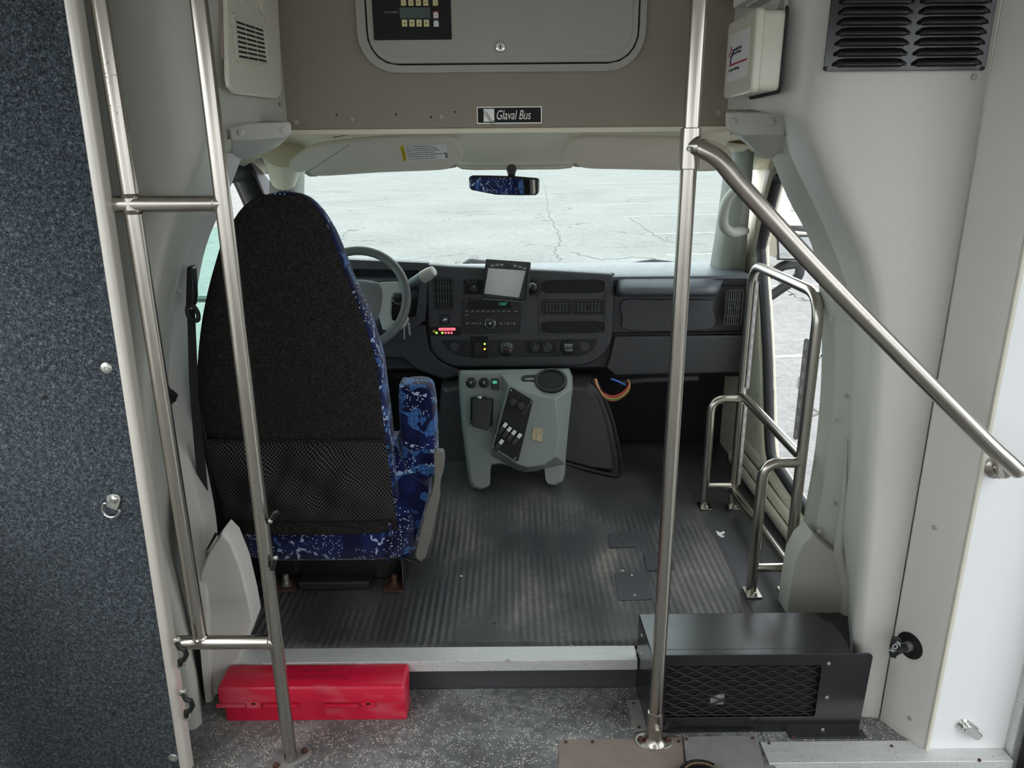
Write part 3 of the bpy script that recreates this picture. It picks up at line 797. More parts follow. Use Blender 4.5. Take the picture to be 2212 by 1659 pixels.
pts = [V((sx + .016, YS - .016, zm)), RP(1520, 323, 1.468), RP(1556, 347, 1.458), RP(1612, 413, 1.452), RP(1800, 618, 1.432), RP(2100, 924, 1.395), RP(2180, 1000, 1.388), RP(2197, 1016, 1.387)]
pp = [V(p) for p in cr([tuple(p) for p in pts], 6)]
e = pp[-1]
dd = (pp[-1] - pp[-2]).normalized(); pp += [e + dd * .006, e + dd * .011, e + dd * .013]
MB().tube(pp, [.0168] * (len(pp) - 3) + [.0155, .011, .004], 20).build('rail', MT['steel'], t)
bp = at(2152, 1008, Y=1.452)
m = MB(); m.lathe(bp, (0, -1, 0), [(.026, 0), (.026, .004), (.021, .008), (.013, .010), (.013, .034)], 24)
m.tube([bp + V((0, -.03, 0)), RP(2160, 981, 1.392)], .0125, 16)
bk = m.build('end_bracket', MT['steel'], t)
bolt(bk, bp + V((.002, -.008, -.018)), (0, -1, 0), MT['zinc'], .004, 'set_screw')

# ---- black heater box
t = thing('heater_box', 'black metal floor heater box with an expanded metal grille, right of the step', 'heater', (.6, 1.6, 0))
YH, YB, hz = 1.534, 1.69, front(1.534).px(1640, 1405)[1]
PH = front(YH)
xl, xrr, xe = PH.px(1402, 1480)[0], PH.px(1868, 1480)[0], PH.px(1838, 1395)[0]
xb = at(1761, 1313, Y=YB).x; xbl = at(1380, 1318, Y=YB).x
m = MB()
top = [(xl, YH + .004), (xe, YH + .004), (xe + .005, YH + .03), (at(1797, 1342, Z=hz).x, at(1797, 1342, Z=hz).y), (at(1780, 1340, Z=hz).x, at(1780, 1340, Z=hz).y), (xb, YB), (xbl, YB)]
m.prism(PF((0, 0, 0), (1, 0, 0), (0, 1, 0)), top, .001, hz)
# hollow look: the body stands behind the front plate
body = m.build('housing', MT['bpaint'], t, bevel=.003)
gu = [PH.px(1437, 1430), PH.px(1763, 1432), PH.px(1752, 1538), PH.px(1432, 1540)]
g0, g1, h0, h1 = gu[3][0], gu[2][0] + .003, gu[2][1], gu[0][1]
fo = [(xl, .002), (xrr - .006, .002)] + [(xrr - .012 + .012 * math.cos(R(a)), hz - .012 + .012 * math.sin(R(a))) for a in range(0, 91, 15)] + [(xl, hz)]
m = MB(); m.ring(PH, fo, rrect(g0, g1, h0, h1, .004), 0.012, .016, 96); m.box(xl, xe, YH - .013, YH + .006, hz - .005, hz); m.box(xl, xl + .003, YH - .013, YH + .006, .002, hz - .005); m.build('front_plate', MT['bpaint'], t, bevel=.001)
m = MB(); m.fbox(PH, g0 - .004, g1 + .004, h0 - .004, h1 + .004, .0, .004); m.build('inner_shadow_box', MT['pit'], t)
m = MB(); nr = 12; rh = (h1 - h0) / nr; nc = 16; cw = (g1 - g0) / nc
for i in range(nr + 1):
    v0 = h0 + i * rh; sgn = 1 if i % 2 else -1; pts = []
    for j in range(nc * 4 + 1):
        a = j / 4 * math.pi * 2 / 2
        s = sgn * math.cos(a); s = math.copysign(abs(s) ** .6, s)
        pts.append(PH.pt(g0 + j * cw / 4, min(max(v0 + .42 * rh * s, h0), h1), .009 + .002 * s))
    m.tube(pts, .0019, 5)
m.build('grille', MT['gasket'], t, label='black expanded metal diamond grille')
m = MB(); m.fbox(PH, g0 + .115, g0 + .15, h0 + .03, h0 + .06, .004, .005); m.build('inner_tag', MT['greyplate'], t)
for x, y in ((1790, 1433), (1786, 1506), (1777, 1576)): screw(t, PH.P(x, y, .016), PH.n, MT['zinc'], .0045)
m = MB(); m.box(PH.px(1692, 1590)[0], PH.px(1853, 1590)[0], YH - .040, YH - .012, .001, .005)
fl = m.build('foot_flange', MT['bpaint'], t, bevel=.001)
for x, y in ((1714, 1592), (1832, 1592)): screw(fl, at(x, y, Z=.005), (0, 0, 1), MT['rust'], .004)
m = MB(); a = at(1370, 1592, Z=.004); b = at(1366, 1532, Z=.004)
m.box(xl - .034, xl, YH - .012, YH + .10, .001, .005)
fl = m.build('foot_flange', MT['greyplate'], t, bevel=.001)
for k in (.0, .085): screw(fl, (xl - .02, YH + k, .005), (0, 0, 1), MT['rust'], .004)
for y in (1372, 1412): screw(t, at(1387, y, X=xl - .002), (-1, 0, 0), MT['zinc'], .004)

# ---- red safety kit case
t = thing('red_safety_case', 'long red plastic safety kit case lying against the cab step behind the grab frame', 'case', (-.51, 1.62, 0))
fl_, fr_ = at(486, 1560, Z=0), at(879, 1556, Z=0)
yf = fl_.y; ZT, ZL = .113, .062
tl, trr = at(468, 1484, Y=yf), at(871, 1482, Y=yf)
yb = STEPY - .012; yk = STEPY - .034
ZT = (tl.z + trr.z) / 2
ql = at(500, 1416, Z=ZT); qr = at(888, 1411, Z=ZT)
yk = min(yk, (ql.y + qr.y) / 2)
def rr3(x0, x1, y0, y1, z, r=.006): return [V((u, v, z)) for u, v in rrect(x0, x1, y0, y1, r, 3)]
m = MB(); m.loft([rr3(fl_.x + .002, fr_.x, yf + .004, yk - .008, .001), rr3(tl.x + .012, trr.x + .002, yf, yk, ZL - .002)])
m.build('base', MT['red'], t)
m = MB(); m.loft([rr3(tl.x, trr.x + .004, yf - .003, yk + .002, ZL), rr3(tl.x, trr.x + .003, yf - .003, yk + .002, ZT - .008), rr3(tl.x + .002, trr.x, yf, yk, ZT - .002), rr3(tl.x + .005, trr.x - .003, yf + .003, yk - .003, ZT)])
lid = m.build('lid', MT['red'], t)
PT = PF((0, 0, ZT), (1, 0, 0), (0, 1, 0)); PFc = front(yf - .003)
for x0, x1 in ((468, 531), (570, 644), (700, 775)):
    m = MB(); a, b = PFc.px(x0, 1522), PFc.px(x1, 1522); m.prism(PFc, rrect(a[0], b[0], a[1] - .004, a[1] + .004, .003), 0, .008)
    m.build('finger_lip', MT['red'], t, bevel=.001)
for x in (548, 796):
    a = PFc.px(x, 1521); m = MB(); m.ring(PFc, rrect(a[0] - .018, a[0] + .018, a[1] - .011, a[1] + .010, .002), rrect(a[0] - .006, a[0] + .006, a[1] - .001, a[1] + .006, .001), 0, .003, 32)
    lt = m.build('latch', MT['red'], t)
    m = MB(); m.fbox(PFc, a[0] - .006, a[0] + .006, a[1] - .001, a[1] + .006, .0, .0006); m.build('slot', MT['pit'], lt)
a, b = PT.px(600, 1468), PT.px(768, 1424)
m = MB(); m.ring(PT, rrect(a[0], b[0], a[1], b[1], .006), rrect(a[0] + .0012, b[0] - .0012, a[1] + .0012, b[1] - .0012, .005), 0, .0008); m.build('label_border', MT['redmark'], lid)
cu, cv, hh = (a[0] + b[0]) / 2, (a[1] + b[1]) / 2, b[1] - a[1]
for s, k, sz in (('WARNING TRIANGLE FLARE KIT', -.36, .0105), ('MODEL 1005', -.08, .013), ('LUSTRE LIGHT  TRAFFIC  WARNING', .18, .010), ('MEETS ALL SPECIFICATIONS', .38, .008)):
    text(s, PT, cu, cv + k * hh, sz, MT['redmark'], lid, d=.0006, rot=math.pi, sx=1.05)
m = MB(); c = PT.px(525, 1431)
m.prism(PT, [(c[0] + .013 * (1 + .35 * math.sin(5 * i) + .3 * math.cos(3 * i)) * math.cos(i / 16 * 6.283), c[1] + .007 * (1 + .3 * math.sin(7 * i)) * math.sin(i / 16 * 6.283)) for i in range(16)], .0001, .0008)
m.build('dirt_patch', MT['dirt'], lid)

# ---- step nosings and floor plates
xs0 = -.765
m = MB(); m.box(xs0, xl - .006, STEPY - .028, STEPY + .030, CZ + .001, CZ + .006); m.box(xs0, xl - .006, STEPY - .031, STEPY - .026, CZ - .026, CZ + .006)
ns = m.build('step_nosing', MT['alu'], None, bevel=.0015)
tag(ns, 'long flat aluminium nosing along the edge of the raised cab floor', 'step edging')
screw(ns, at(1098, 1427, Z=CZ + .006), (0, 0, 1), MT['zinc'], .005)
xa = at(1655, 1630, Z=.004).x
m = MB(); m.box(xa - .002, 1.188, 1.418, 1.482, .001, .006); m.box(xa - .002, 1.188, 1.414, 1.420, -.034, .006)
ns = m.build('step_nosing', MT['alu'], None, bevel=.0015)
tag(ns, 'aluminium angle nosing at the top of the entrance stairwell, in front of the white panel', 'step edging')
for x, y in ((1661, 1606), (1926, 1612), (2116, 1642)): screw(ns, at(x, y, Z=.006) if y < 1640 else at(x, y, Y=1.414), (0, 0, 1) if y < 1640 else (0, -1, 0), MT['rust'], .004)
def floor_quad(name, pts, z, h, material, label, cat, screws=(), group=None, sm=None, r=0):
    q = [at(x, y, Z=z + h) for x, y in pts]; P = PF((0, 0, z), (1, 0, 0), (0, 1, 0))
    uv = [(p.x, p.y) for p in q]
    if r: uv = [(p.x, p.y) for p in fillet([V((*uv[-1], 0))] + [V((*p, 0)) for p in uv] + [V((*uv[0], 0))], r, 4)[1:-1]]
    o = MB().prism(P, uv, .0005, h).build(name, material, None, bevel=.001)
    tag(o, label, cat, group)
    for x, y in screws: screw(o, at(x, y, Z=z + h), (0, 0, 1), sm or MT['rust'], .0045)
    return o
floor_quad('floor_patch', [(1207, 1597), (1474, 1592), (1482, 1720), (1206, 1720)], 0, .003, MT['brown'], 'worn brown rubber floor patch at the foot of the stanchion pole', 'floor patch', ((1222, 1603), (1280, 1603), (1466, 1602)))
floor_quad('floor_patch', [(1476, 1591), (1636, 1588), (1664, 1720), (1492, 1720)], 0, .006, MT['greyplate'], 'grey floor patch plate in front of the heater box, right of the brown patch', 'floor patch', ((1483, 1597), (1626, 1595)))

# roller chain lying on the grey plate
cc = at(1519, 1690, Z=.014); rad = .048
t = thing('drive_chain', 'small round of roller chain with a black cover on the grey floor plate', 'chain', (cc.x, cc.y, .006))
m = MB(); m.lathe((cc.x, cc.y, .006), (0, 0, 1), [(rad - .008, 0), (rad - .008, .018), (rad - .02, .02), (0, .02)], 32); m.build('hub', MT['black'], t)
m = MB()
for i in range(36):
    a = 2 * math.pi * i / 36
    m.lathe((cc.x + rad * math.cos(a), cc.y + rad * math.sin(a), .008), (0, 0, 1), [(.0036, 0), (.0036, .016)], 8)
m.tube([(cc.x + rad * math.cos(a / 20 * math.pi), cc.y + rad * math.sin(a / 20 * math.pi), .024) for a in range(40)], .0022, 6, True)
m.build('roller_chain', MT['iron'], t)
m = MB(); m.tube([(cc.x + (rad + .008) * math.cos(a), cc.y + (rad + .008) * math.sin(a), .02) for a in [R(x) for x in range(50, 175, 8)]], .004, 8); m.build('cover', MT['black'], t)

# ---- ribbed rubber mat on the cab floor
mx0, mx1 = -.78, at(1620, 1310, Z=CZ).x
def hump(x, y):
    b = 0
    if y > 2.3:
        s = min(1, (y - 2.3) / .45); s = s * s * (3 - 2 * s)
        b = .085 * s * max(0, 1 - max(0, abs(x + .03) - .22) / .30) ** 1.5
    return CZ + .004 + b + .0035 * math.sin(7 * x + 3 * y) * math.sin(5 * y - 2 * x) * (1 if y > STEPY + .08 else 0)
rows = []
for i in range(49):
    y = STEPY + .028 + i * (1.5 / 48)
    rows.append([V((mx0 + (mx1 - mx0) * j / 60, y, hump(mx0 + (mx1 - mx0) * j / 60, y))) for j in range(61)])
m = MB().grid(rows)
mat_o = m.build('rubber_floor_mat', MT['ribbed'], None, ang=80, solid=.004, loc=(0, 2.2, CZ))
tag(mat_o, 'dusty black ribbed rubber mat covering the raised cab floor', 'floor mat')
for x, y, mt in ((1068, 1346, 'rust'), (1235, 1396, 'zinc'), (1345, 1232, 'zinc'), (996, 1246, 'zinc')):
    p = at(x, y, Z=CZ + .006); screw(mat_o, V((p.x, p.y, hump(p.x, p.y) + .001)), (0, 0, 1), MT[mt], .005)
floor_quad('access_cover', [(1314, 1151), (1369, 1148), (1375, 1180), (1317, 1182)], CZ + .006, .004, MT['darkfloor'], 'small square black cover patch on the ribbed mat, farthest of three from the step', 'floor patch', ((1341, 1156), (1345, 1175)), r=.012)
floor_quad('access_cover', [(1391, 1192), (1450, 1190), (1457, 1230), (1397, 1232)], CZ + .006, .004, MT['darkfloor'], 'black cover patch on the ribbed mat partly hidden by the stanchion pole', 'floor patch', ((1418, 1197),), r=.012)
floor_quad('access_cover', [(1328, 1237), (1400, 1235), (1411, 1294), (1335, 1297)], CZ + .006, .004, MT['darkfloor'], 'largest black cover patch on the ribbed mat, nearest to the heater box', 'floor patch', ((1365, 1243), (1371, 1286)), r=.014, sm=MT['zinc'])

# ---- tubular rack beside the right door
t = thing('luggage_rack', 'low stainless tubular rack standing on the black floor plate beside the right cab door', 'rack', (.78, 2.27, CZ))
ya, yb2 = 1.98, 2.56
ux_a, ux_b = at(1722, 985, Y=ya).x, at(1605, 870, Y=yb2).x
ux_ = (ux_a + ux_b) / 2 + .003; ix = (at(1620, 1283, Z=CZ).x + at(1526, 1098, Z=CZ).x) / 2
zt = (at(1742, 655, Y=ya).z + at(1625, 572, Y=yb2).z) / 2 + .012; zm2 = .548; zs = .19
q = .0155
MB().tube(fillet([(ux_, ya, CZ + .004), (ux_, ya, zt), (ux_, yb2, zt), (ux_, yb2, CZ + .004)], .085, 8), q, 16).build('tall_hoop', MT['steel'], t)
for y in (ya, yb2):
    MB().tube(fillet([(ix, y, CZ + .004), (ix, y, zm2 - .012), (ux_, y, zm2 - .012)], .075, 8), q, 16).build('low_hoop', MT['steel'], t)
    MB().tube([(ix, y, zs), (ux_, y, zs)], q * .9, 14).build('short_stretcher', MT['steel'], t)
    for x in (ix, ux_):
        m = MB(); m.prism(PF((x, y, CZ + .001), (1, 0, 0), (0, 1, 0)), rrect(-.022, .024, -.038, .022, .004), 0, .005)
        fp = m.build('foot_plate', MT['steel'], t, bevel=.001); bolt(fp, (x + .004, y - .028, CZ + .006), (0, 0, 1), MT['zinc'], .006)
MB().tube([(ux_, ya, zm2 + .004), (ux_, yb2, zm2 + .004)], q, 14).build('long_rail', MT['steel'], t)
MB().tube([(ux_, ya, zs + .004), (ux_, yb2, zs - .02)], q, 14).build('long_rail', MT['steel'], t)
for y, z0, z1, s in ((ya, .60, .90, 1), (yb2, .58, .97, -1), (yb2, .20, .52, -1)):
    m = MB(); P = PF((ux_ - .004, y - .010 * (1 if s < 0 else -1) * -1, 0), (0, 1, 0), (0, 0, 1))
    yy = y + (.018 if s > 0 else -.018)
    P = PF((ux_ + (-.016 if s > 0 else .012), yy, 0), (.94, .34, 0) if s < 0 else (.8, -.6, 0), (0, 0, 1))
    m.prism(P, rrect(-.007, .007, z0, z1, .006), -.002, .002)
    st = m.build('slotted_strip', MT['greyplate'], t, label='dull slotted metal strip welded to an upright')
    m = MB(); n = int((z1 - z0) / .038)
    for i in range(n):
        c = z0 + (i + .5) * (z1 - z0) / n; m.prism(P, rrect(-.0035, .0035, c - .010, c + .010, .003), .002, .0026)
    m.build('slot', MT['lightgrey'], st)  # pale plates, the brightness seen through the slots put into their colour

floor_quad('paper_scrap', [(1546, 1146), (1556, 1150), (1564, 1147), (1566, 1151), (1558, 1155), (1566, 1158), (1560, 1161), (1551, 1156)], CZ, .0015, MT['paper'], 'white torn scrap on the black floor plate between the rack feet', 'scrap')

# ================================================================ DASHBOARD
DY = 2.85
PD = front(DY)
t = thing('dashboard', 'wide charcoal plastic dashboard under the windscreen with a rounded centre panel', 'dashboard', (0, 3.0, .6))
zt_, ze = .936, PD.px(1400, 596)[1]
zm_ = PD.px(1400, 722)[1]; zlo = PD.px(1400, 806)[1]
def profile(x, dy=0):
    return [V((x, 3.34, zt_ - .012)), V((x, 3.2, zt_)), V((x, 2.93 + dy, ze + .004)), V((x, DY - .01 + dy, ze)), V((x, DY - .022 + dy, ze - .014)), V((x, DY - .014 + dy, ze - .035)), V((x, DY + .01 + dy, ze - .05)),
            V((x, DY + .022 + dy, zm_ + .004)), V((x, DY + .022 + dy, zm_)), V((x, DY + .03 + dy, zlo + .02)), V((x, DY + .06 + dy, zlo)), V((x, DY + .4, zlo - .02))]
xR = at(1611, 640, Y=DY).x
xs_ = [-.93, -.7, -.45, -.2, .1, .42, .6, .8, xR - .03, xR]
m = MB()
m.loft([profile(x, .02 * max(0, (x - .55) / .35) ** 2) for x in xs_])
body = m.build('dash_body', MT['dash'], t, ang=50)
# padded top with the passenger ledge
m = MB()
top = [(x, V((x, 3.2, zt_ + .003)), V((x, DY - .004, ze + .006))) for x in (-.93, -.5, 0, .42, xR)]
m.loft([[V((x, 3.30, zt_ - .006)), V((x, 3.18, zt_ + .004)), V((x, DY - .006, ze + .006)), V((x, DY - .022, ze + .001)), V((x, DY - .022, ze - .01)), V((x, 3.0, ze - .02))] for x in (-.93, -.5, 0, .3, .6, xR)])
m.build('top_pad', MT['dashtop'], t, ang=50)
a, b = PD.px(1333, 598, .02), PD.px(1560, 641, .03)
P = PD.off(.0)
led = [(1330, 594), (1611, 594), (1600, 606), (1562, 609), (1548, 622), (1540, 632), (1345, 640), (1333, 628)]
m = MB(); pr = [(DY + .02, ze + .004), (DY - .03, ze - .008), (DY - .075, ze - .030), (DY - .088, ze - .046), (DY - .084, ze - .058), (DY - .06, ze - .066), (DY + .02, ze - .085)]
rg = []
for x, k in ((1328, 0), (1333, .45), (1341, .85), (1352, 1), (1440, 1), (1520, 1), (1540, .92), (1552, .6), (1566, .15), (1590, 0)):
    X = at(x, 610, Y=DY - .05 * k).x; rg.append([V((X, DY + .02 + (y - DY - .02) * k, z if k > .3 else ze + .002 + (z - ze) * (k * .8 + .1))) for y, z in pr])
m.loft(rg); m.build('passenger_ledge', MT['dashtop'], t, ang=60)
# glove box outline and the seam under it
gl = cr(PD.poly([(1347, 650), (1420, 648), (1535, 650), (1540, 665), (1540, 708), (1440, 716), (1352, 712), (1345, 690)], .0), 4, True)
m = MB(); m.prism(PD, gl, -.022, -.004); m.build('glove_box_lid', MT['dash'], t, bevel=.004)
m = MB(); a, b = PD.px(1327, 722, 0), PD.px(1609, 719, 0); m.fbox(PD, a[0], b[0], a[1] - .003, a[1] + .002, -.03, -.008); m.build('seam', MT['pit'], t)
lp = PD.poly([(1327, 727), (1609, 725), (1604, 806), (1330, 812), (1310, 795), (1318, 770)], 0)
m = MB(); m.prism(PD, lp, -.06, -.002); m.build('knee_panel', MT['dash'], t, bevel=.008, seg=3)

# rounded centre panel
BZ = .030
PBz = PD.off(BZ)
cb = [(922, 571), (976, 575), (1071, 579), (1207, 585), (1325, 592), (1326, 640), (1323, 690), (1319, 739), (1302, 768), (1275, 785), (1234, 792), (1120, 794.5), (1003, 794), (974, 790), (952, 779), (932, 757), (925, 717), (923, 640)]
uv = PBz.poly(cb); sm = uv[:5] + [tuple(p) for p in cr(uv[4:17], 4)][1:] + uv[17:]
m = MB(); m.prism(PBz, sm, -.05, 0); cp = m.build('centre_panel', MT['dash'], t, bevel=.010, seg=3)
m = MB(); cu = sum(p[0] for p in sm) / len(sm); cv = sum(p[1] for p in sm) / len(sm)
m.prism(PBz.off(-.052), [(cu + (u - cu) * 1.025, cv + (v - cv) * 1.05 if v < cv else v) for u, v in sm], 0, .03); m.build('panel_surround', MT['black'], t, bevel=.006)

def panel_box(x0, y0, x1, y1, d0, d1, name, material, parent, P=PBz, r=.004, bevel=.001):
    a, b = P.px(x0, y1, d1), P.px(x1, y0, d1)
    return MB().prism(P, rrect(a[0], b[0], a[1], b[1], min(r, (b[0] - a[0]) / 2.1, (b[1] - a[1]) / 2.1), 4), d0, d1).build(name, material, parent, bevel=bevel)
def panel_ring(x0, y0, x1, y1, w, d0, d1, name, material, parent, P=PBz, r=.006, bevel=.001):
    a, b = P.px(x0, y1, d1), P.px(x1, y0, d1)
    return MB().ring(P, rrect(a[0], b[0], a[1], b[1], r), rrect(a[0] + w, b[0] - w, a[1] + w, b[1] - w, max(r - w, .001)), d0, d1, 48).build(name, material, parent, bevel=bevel)
def vent(x0, y0, x1, y1, nv, nh, parent, P=PBz):
    v = panel_ring(x0, y0, x1, y1, .007, 0, .006, 'air_vent', MT['black'], parent, P)
    panel_box(x0 + 2, y0 + 2, x1 - 2, y1 - 2, 0, .0008, 'recess', MT['pit'], v, P)  # near-black plate, shade of the vent's depth put into its colour
    a, b = P.px(x0, y1, .004), P.px(x1, y0, .004); a = (a[0] + .007, a[1] + .007); b = (b[0] - .007, b[1] - .007)
    m = MB(); m.mi = 0
    for i in range(1, nv): c = a[0] + (b[0] - a[0]) * i / nv; m.fbox(P, c - .0011, c + .0011, a[1], b[1], .001, .0045)
    for i in range(1, nh): c = a[1] + (b[1] - a[1]) * i / nh; m.fbox(P, a[0], b[0], c - .0009, c + .0009, .001, .0035)
    m.build('slats', MT['spokedark'], v)
    c = ((a[0] + b[0]) / 2, (a[1] + b[1]) / 2)
    MB().fbox(P, c[0] - .004, c[0] + .004, c[1] - .008, c[1] + .008, .003, .007).build('tab', MT['black'], v, bevel=.001)
    return v
def knob(P, x, y, rr, parent, material, h=.010, mark=True, name='knob', d=0):
    c = P.P(x, y, d); r = rr / FPX * (c - CAM).dot(Fd)
    o = MB().lathe(c, P.n, [(r * 1.12, 0), (r * 1.12, .0015), (r, .002), (r * .92, h - .001), (r * .85, h), (0, h)], 24).build(name, material, parent)
    if mark:
        u, v = P.px(x, y, d); MB().fbox(P, u - r * .07, u + r * .07, v + r * .15, v + r * .8, d + h, d + h + .0006).build('pointer', MT['whiteink'], o)
    return o

vent(938, 599, 978, 669, 6, 4, cp)
vent(1170, 647, 1236, 681, 8, 5, cp); vent(1238, 647, 1306, 681, 8, 5, cp)
PV = front(DY - .012)
vent(1562, 625, 1608, 704, 7, 4, t, PV)
# pockets
for y0, y1 in ((604, 634), (693, 720)):
    panel_ring(1166, y0 - 3, 1309, y1 + 3, .005, 0, .006, 'pocket_rim', MT['dash'], cp)
    panel_box(1169, y0, 1306, y1, 0, .0008, 'pocket', MT['pit'], cp)  # flat near-black plate paints the shaded depth of the pocket
panel_ring(1163, 598, 1311, 724, .004, 0, .004, 'stack_rim', MT['dash'], cp)
# light switch
panel_ring(998, 600, 1126, 722, .004, 0, .004, 'stack_rim', MT['dash'], cp)
lp_ = panel_box(1002, 604, 1120, 636, 0, .0015, 'light_switch_panel', MT['pit'], cp)
knob(PBz, 1024, 622, 8, cp, MT['black'], .014, True, 'light_switch')
m = MB()
for x, y in ((1011, 607), (1015.5, 612), (1021, 608.5), (1028, 608.5)): m.lathe(PBz.P(x, y, .0015), PBz.n, [(.0022, 0), (.0022, .0005), (0, .0005)], 8)
m.build('icons', MT['lightgrey'], lp_)
# radio
rd = panel_box(1001, 645, 1122, 719, 0, .006, 'radio', MT['black'], cp, r=.003)
PRd = PBz.off(.006)
panel_box(1010, 648, 1104, 668, 0, .0006, 'display', MT['lcd'] if 0 else MT['pit'], rd, PRd)
u, v = PRd.px(1086, 656.5); text('12:07', PRd, u, v, .015, MT['clock'], rd)
u, v = PRd.px(1116, 679.5); text('AUX', PRd, u, v, .0065, MT['whiteink'], rd)
u, v = PRd.px(1008, 652.5); text('♪' if 0 else '>', PRd, u, v, .008, MT['whiteink'], rd)
def cells(items, y, h, name='button', dd=.003):
    for x0, x1 in items: panel_box(x0, y - h, x1, y + h, 0, dd, name, MT['black'], rd, PRd, .001, .0006)
cells([(1002.5, 1013), (1108, 1120)], 672.5, 3.2); cells([(1002.5, 1014), (1108, 1120)], 679.8, 3.2)
cells([(1016 + i * 11.2, 1026.4 + i * 11.2) for i in range(8)], 672.5, 2.6, 'preset_button')
m = MB()
for i in range(8): u, v = PRd.px(1021 + i * 11.2, 672.3, .003); m.fbox(PRd, u - .005, u + .005, v - .0013, v + .0013, .003, .0034)
for x, y in ((1008, 672.3), (1114, 672.3), (1008, 680)): u, v = PRd.px(x, y, .003); m.fbox(PRd, u - .005, u + .005, v - .0015, v + .0015, .003, .0034)
m.build('button_legends', MT['lightgrey'], rd)
panel_box(1020, 677.6, 1099, 680, 0, .0006, 'disc_slot', MT['pit'], rd, PRd, .001, 0)
knob(PRd, 1058.5, 699, 12.5, rd, MT['black'], .014, False, 'volume_knob')
c = PRd.P(1058.5, 699, .014); MB().tube([c + V((.0195 * math.cos(a * .26), 0, .0195 * math.sin(a * .26))) for a in range(24)], .0012, 6, True).build('knob_ring', MT['chrome'], rd)
MB().lathe(c, PRd.n, [(.0035, 0), (.0035, .0006), (0, .0006)], 12).build('power_mark', MT['whiteink'], rd)
cells([(1003 + i * 14, 1016 + i * 14) for i in range(3)] + [(1076 + i * 14.2, 1089 + i * 14.2) for i in range(3)], 698.5, 6.5)
m = MB()
for x in (1009.5, 1023.5, 1037.5, 1082, 1096.5, 1110.5):
    u, v = PRd.px(x, 698.5, .003); m.fbox(PRd, u - .0055, u + .0055, v + .0005, v + .0025, .003, .0034); m.fbox(PRd, u - .004, u + .004, v - .003, v - .001, .003, .0034)
for x in (1016.4, 1030.4, 1089.6, 1103.8): u, v = PRd.px(x, 698.5); m.fbox(PRd, u - .0006, u + .0006, v - .006, v + .006, 0, .0034)
m.build('button_legends', MT['lightgrey'], rd)
knob(PRd, 1109, 655.5, 7.5, rd, MT['black'], .010, False, 'tune_knob')
# airbag button, warning lamp panel
ab = panel_ring(950, 680, 971, 701, .005, 0, .005, 'airbag_switch', MT['black'], cp)
panel_box(953, 683, 968, 698, 0, .003, 'key_pad', MT['dash'], ab)
u, v = PBz.px(961, 690.5, .003); m = MB(); m.prism(PBz, [(u - .009, v - .004), (u - .002, v + .004), (u + .010, v + .005), (u + .006, v - .003)], .003, .0036); m.build('icon', MT['whiteink'], ab)
wp = panel_box(927, 706, 996, 725, 0, .005, 'warning_lamp_panel', MT['pit'], cp, r=.008)
PW = PBz.off(.005)
panel_box(947, 708, 984, 714.5, 0, .002, 'red_bar', MT['ledred'], wp, PW, .006)
u, v = PW.px(965.5, 711.2); text('DOOR AJAR', PW, u, v, .0075, MT['redmark'], wp, d=.0024, sx=1.05)
for x, y, k in ((937.5, 715.5, 'yellow'), (943, 719, 'ledgreen'), (955.5, 719, 'ledgreen'), (962.5, 719, 'ledred'), (969, 719, 'ledred'), (975.5, 719, 'ledred')):
    r = .0055 if k == 'yellow' else .0045
    MB().lathe(PW.P(x, y), PW.n, [(r, 0), (r * .9, .002), (r * .4, .003), (0, .003)], 14).build('lamp', MT[k], wp)
for x, y in ((929, 715), (991, 715)): screw(wp, PW.P(x, y), PW.n, MT['gasket'], .003)
# lower instrument strip
st = [(955, 735), (1288, 732.5), (1290, 738), (1283, 752), (1270, 764), (1250, 769.5), (1010, 771), (985, 766), (967, 754)]
su = PBz.poly(st)
m = MB(); m.prism(PBz, su, 0, .0025); sp = m.build('switch_strip', MT['black'], cp, bevel=.002)
m = MB()
for x, y0, y1 in ((998.5, 735, 771), (1246, 734, 770)): u, v0 = PBz.px(x, y1); v1 = PBz.px(x, y0)[1]; m.fbox(PBz, u - .0008, u + .0008, v0, v1, 0, .0032)
m.build('strip_seams', MT['pit'], sp)
for x in (981, 1262.5): knob(PBz, x, 750, 9.5, sp, MT['dash'], .006, False, 'power_socket_cap', .0025)
sb = panel_box(1018, 728, 1054, 774, 0, .010, 'lift_switch_box', MT['pit'], sp, r=.002)
PSb = PBz.off(.010)
panel_box(1024.5, 740, 1039, 768, 0, .008, 'rocker', MT['black'], sb, PSb, .002, .002)
for y, k in ((743, 'ledgreen'), (754, 'ledamber'), (765, 'rust')): MB().lathe(PSb.P(1047, y), PSb.n, [(.0042, 0), (.0036, .003), (0, .004)], 12).build('lamp', MT[k], sb)
for x, y in ((1021, 731.5), (1050.5, 731.5), (1022, 771), (1051, 770.5)): screw(sb, PSb.P(x, y), PSb.n, MT['gasket'], .0035)
ga = knob(PBz, 1093.7, 752.5, 16, sp, MT['black'], .006, False, 'round_gauge', .0025)
cg = PBz.px(1093.7, 752.5, .009); m = MB(); P0 = PBz.off(.0086)
for i in range(21):
    a = R(225 - i * 13.5); r0, r1 = (.0195 if i % 2 == 0 else .0212), .0235
    ca, sa = math.cos(a), math.sin(a); w = .0005 if i % 2 else .0009
    m.prism(P0, [(cg[0] + r0 * ca - w * sa, cg[1] + r0 * sa + w * ca), (cg[0] + r1 * ca - w * sa, cg[1] + r1 * sa + w * ca), (cg[0] + r1 * ca + w * sa, cg[1] + r1 * sa - w * ca), (cg[0] + r0 * ca + w * sa, cg[1] + r0 * sa - w * ca)], 0, .0005)
m.build('dial_marks', MT['whiteink'], ga)
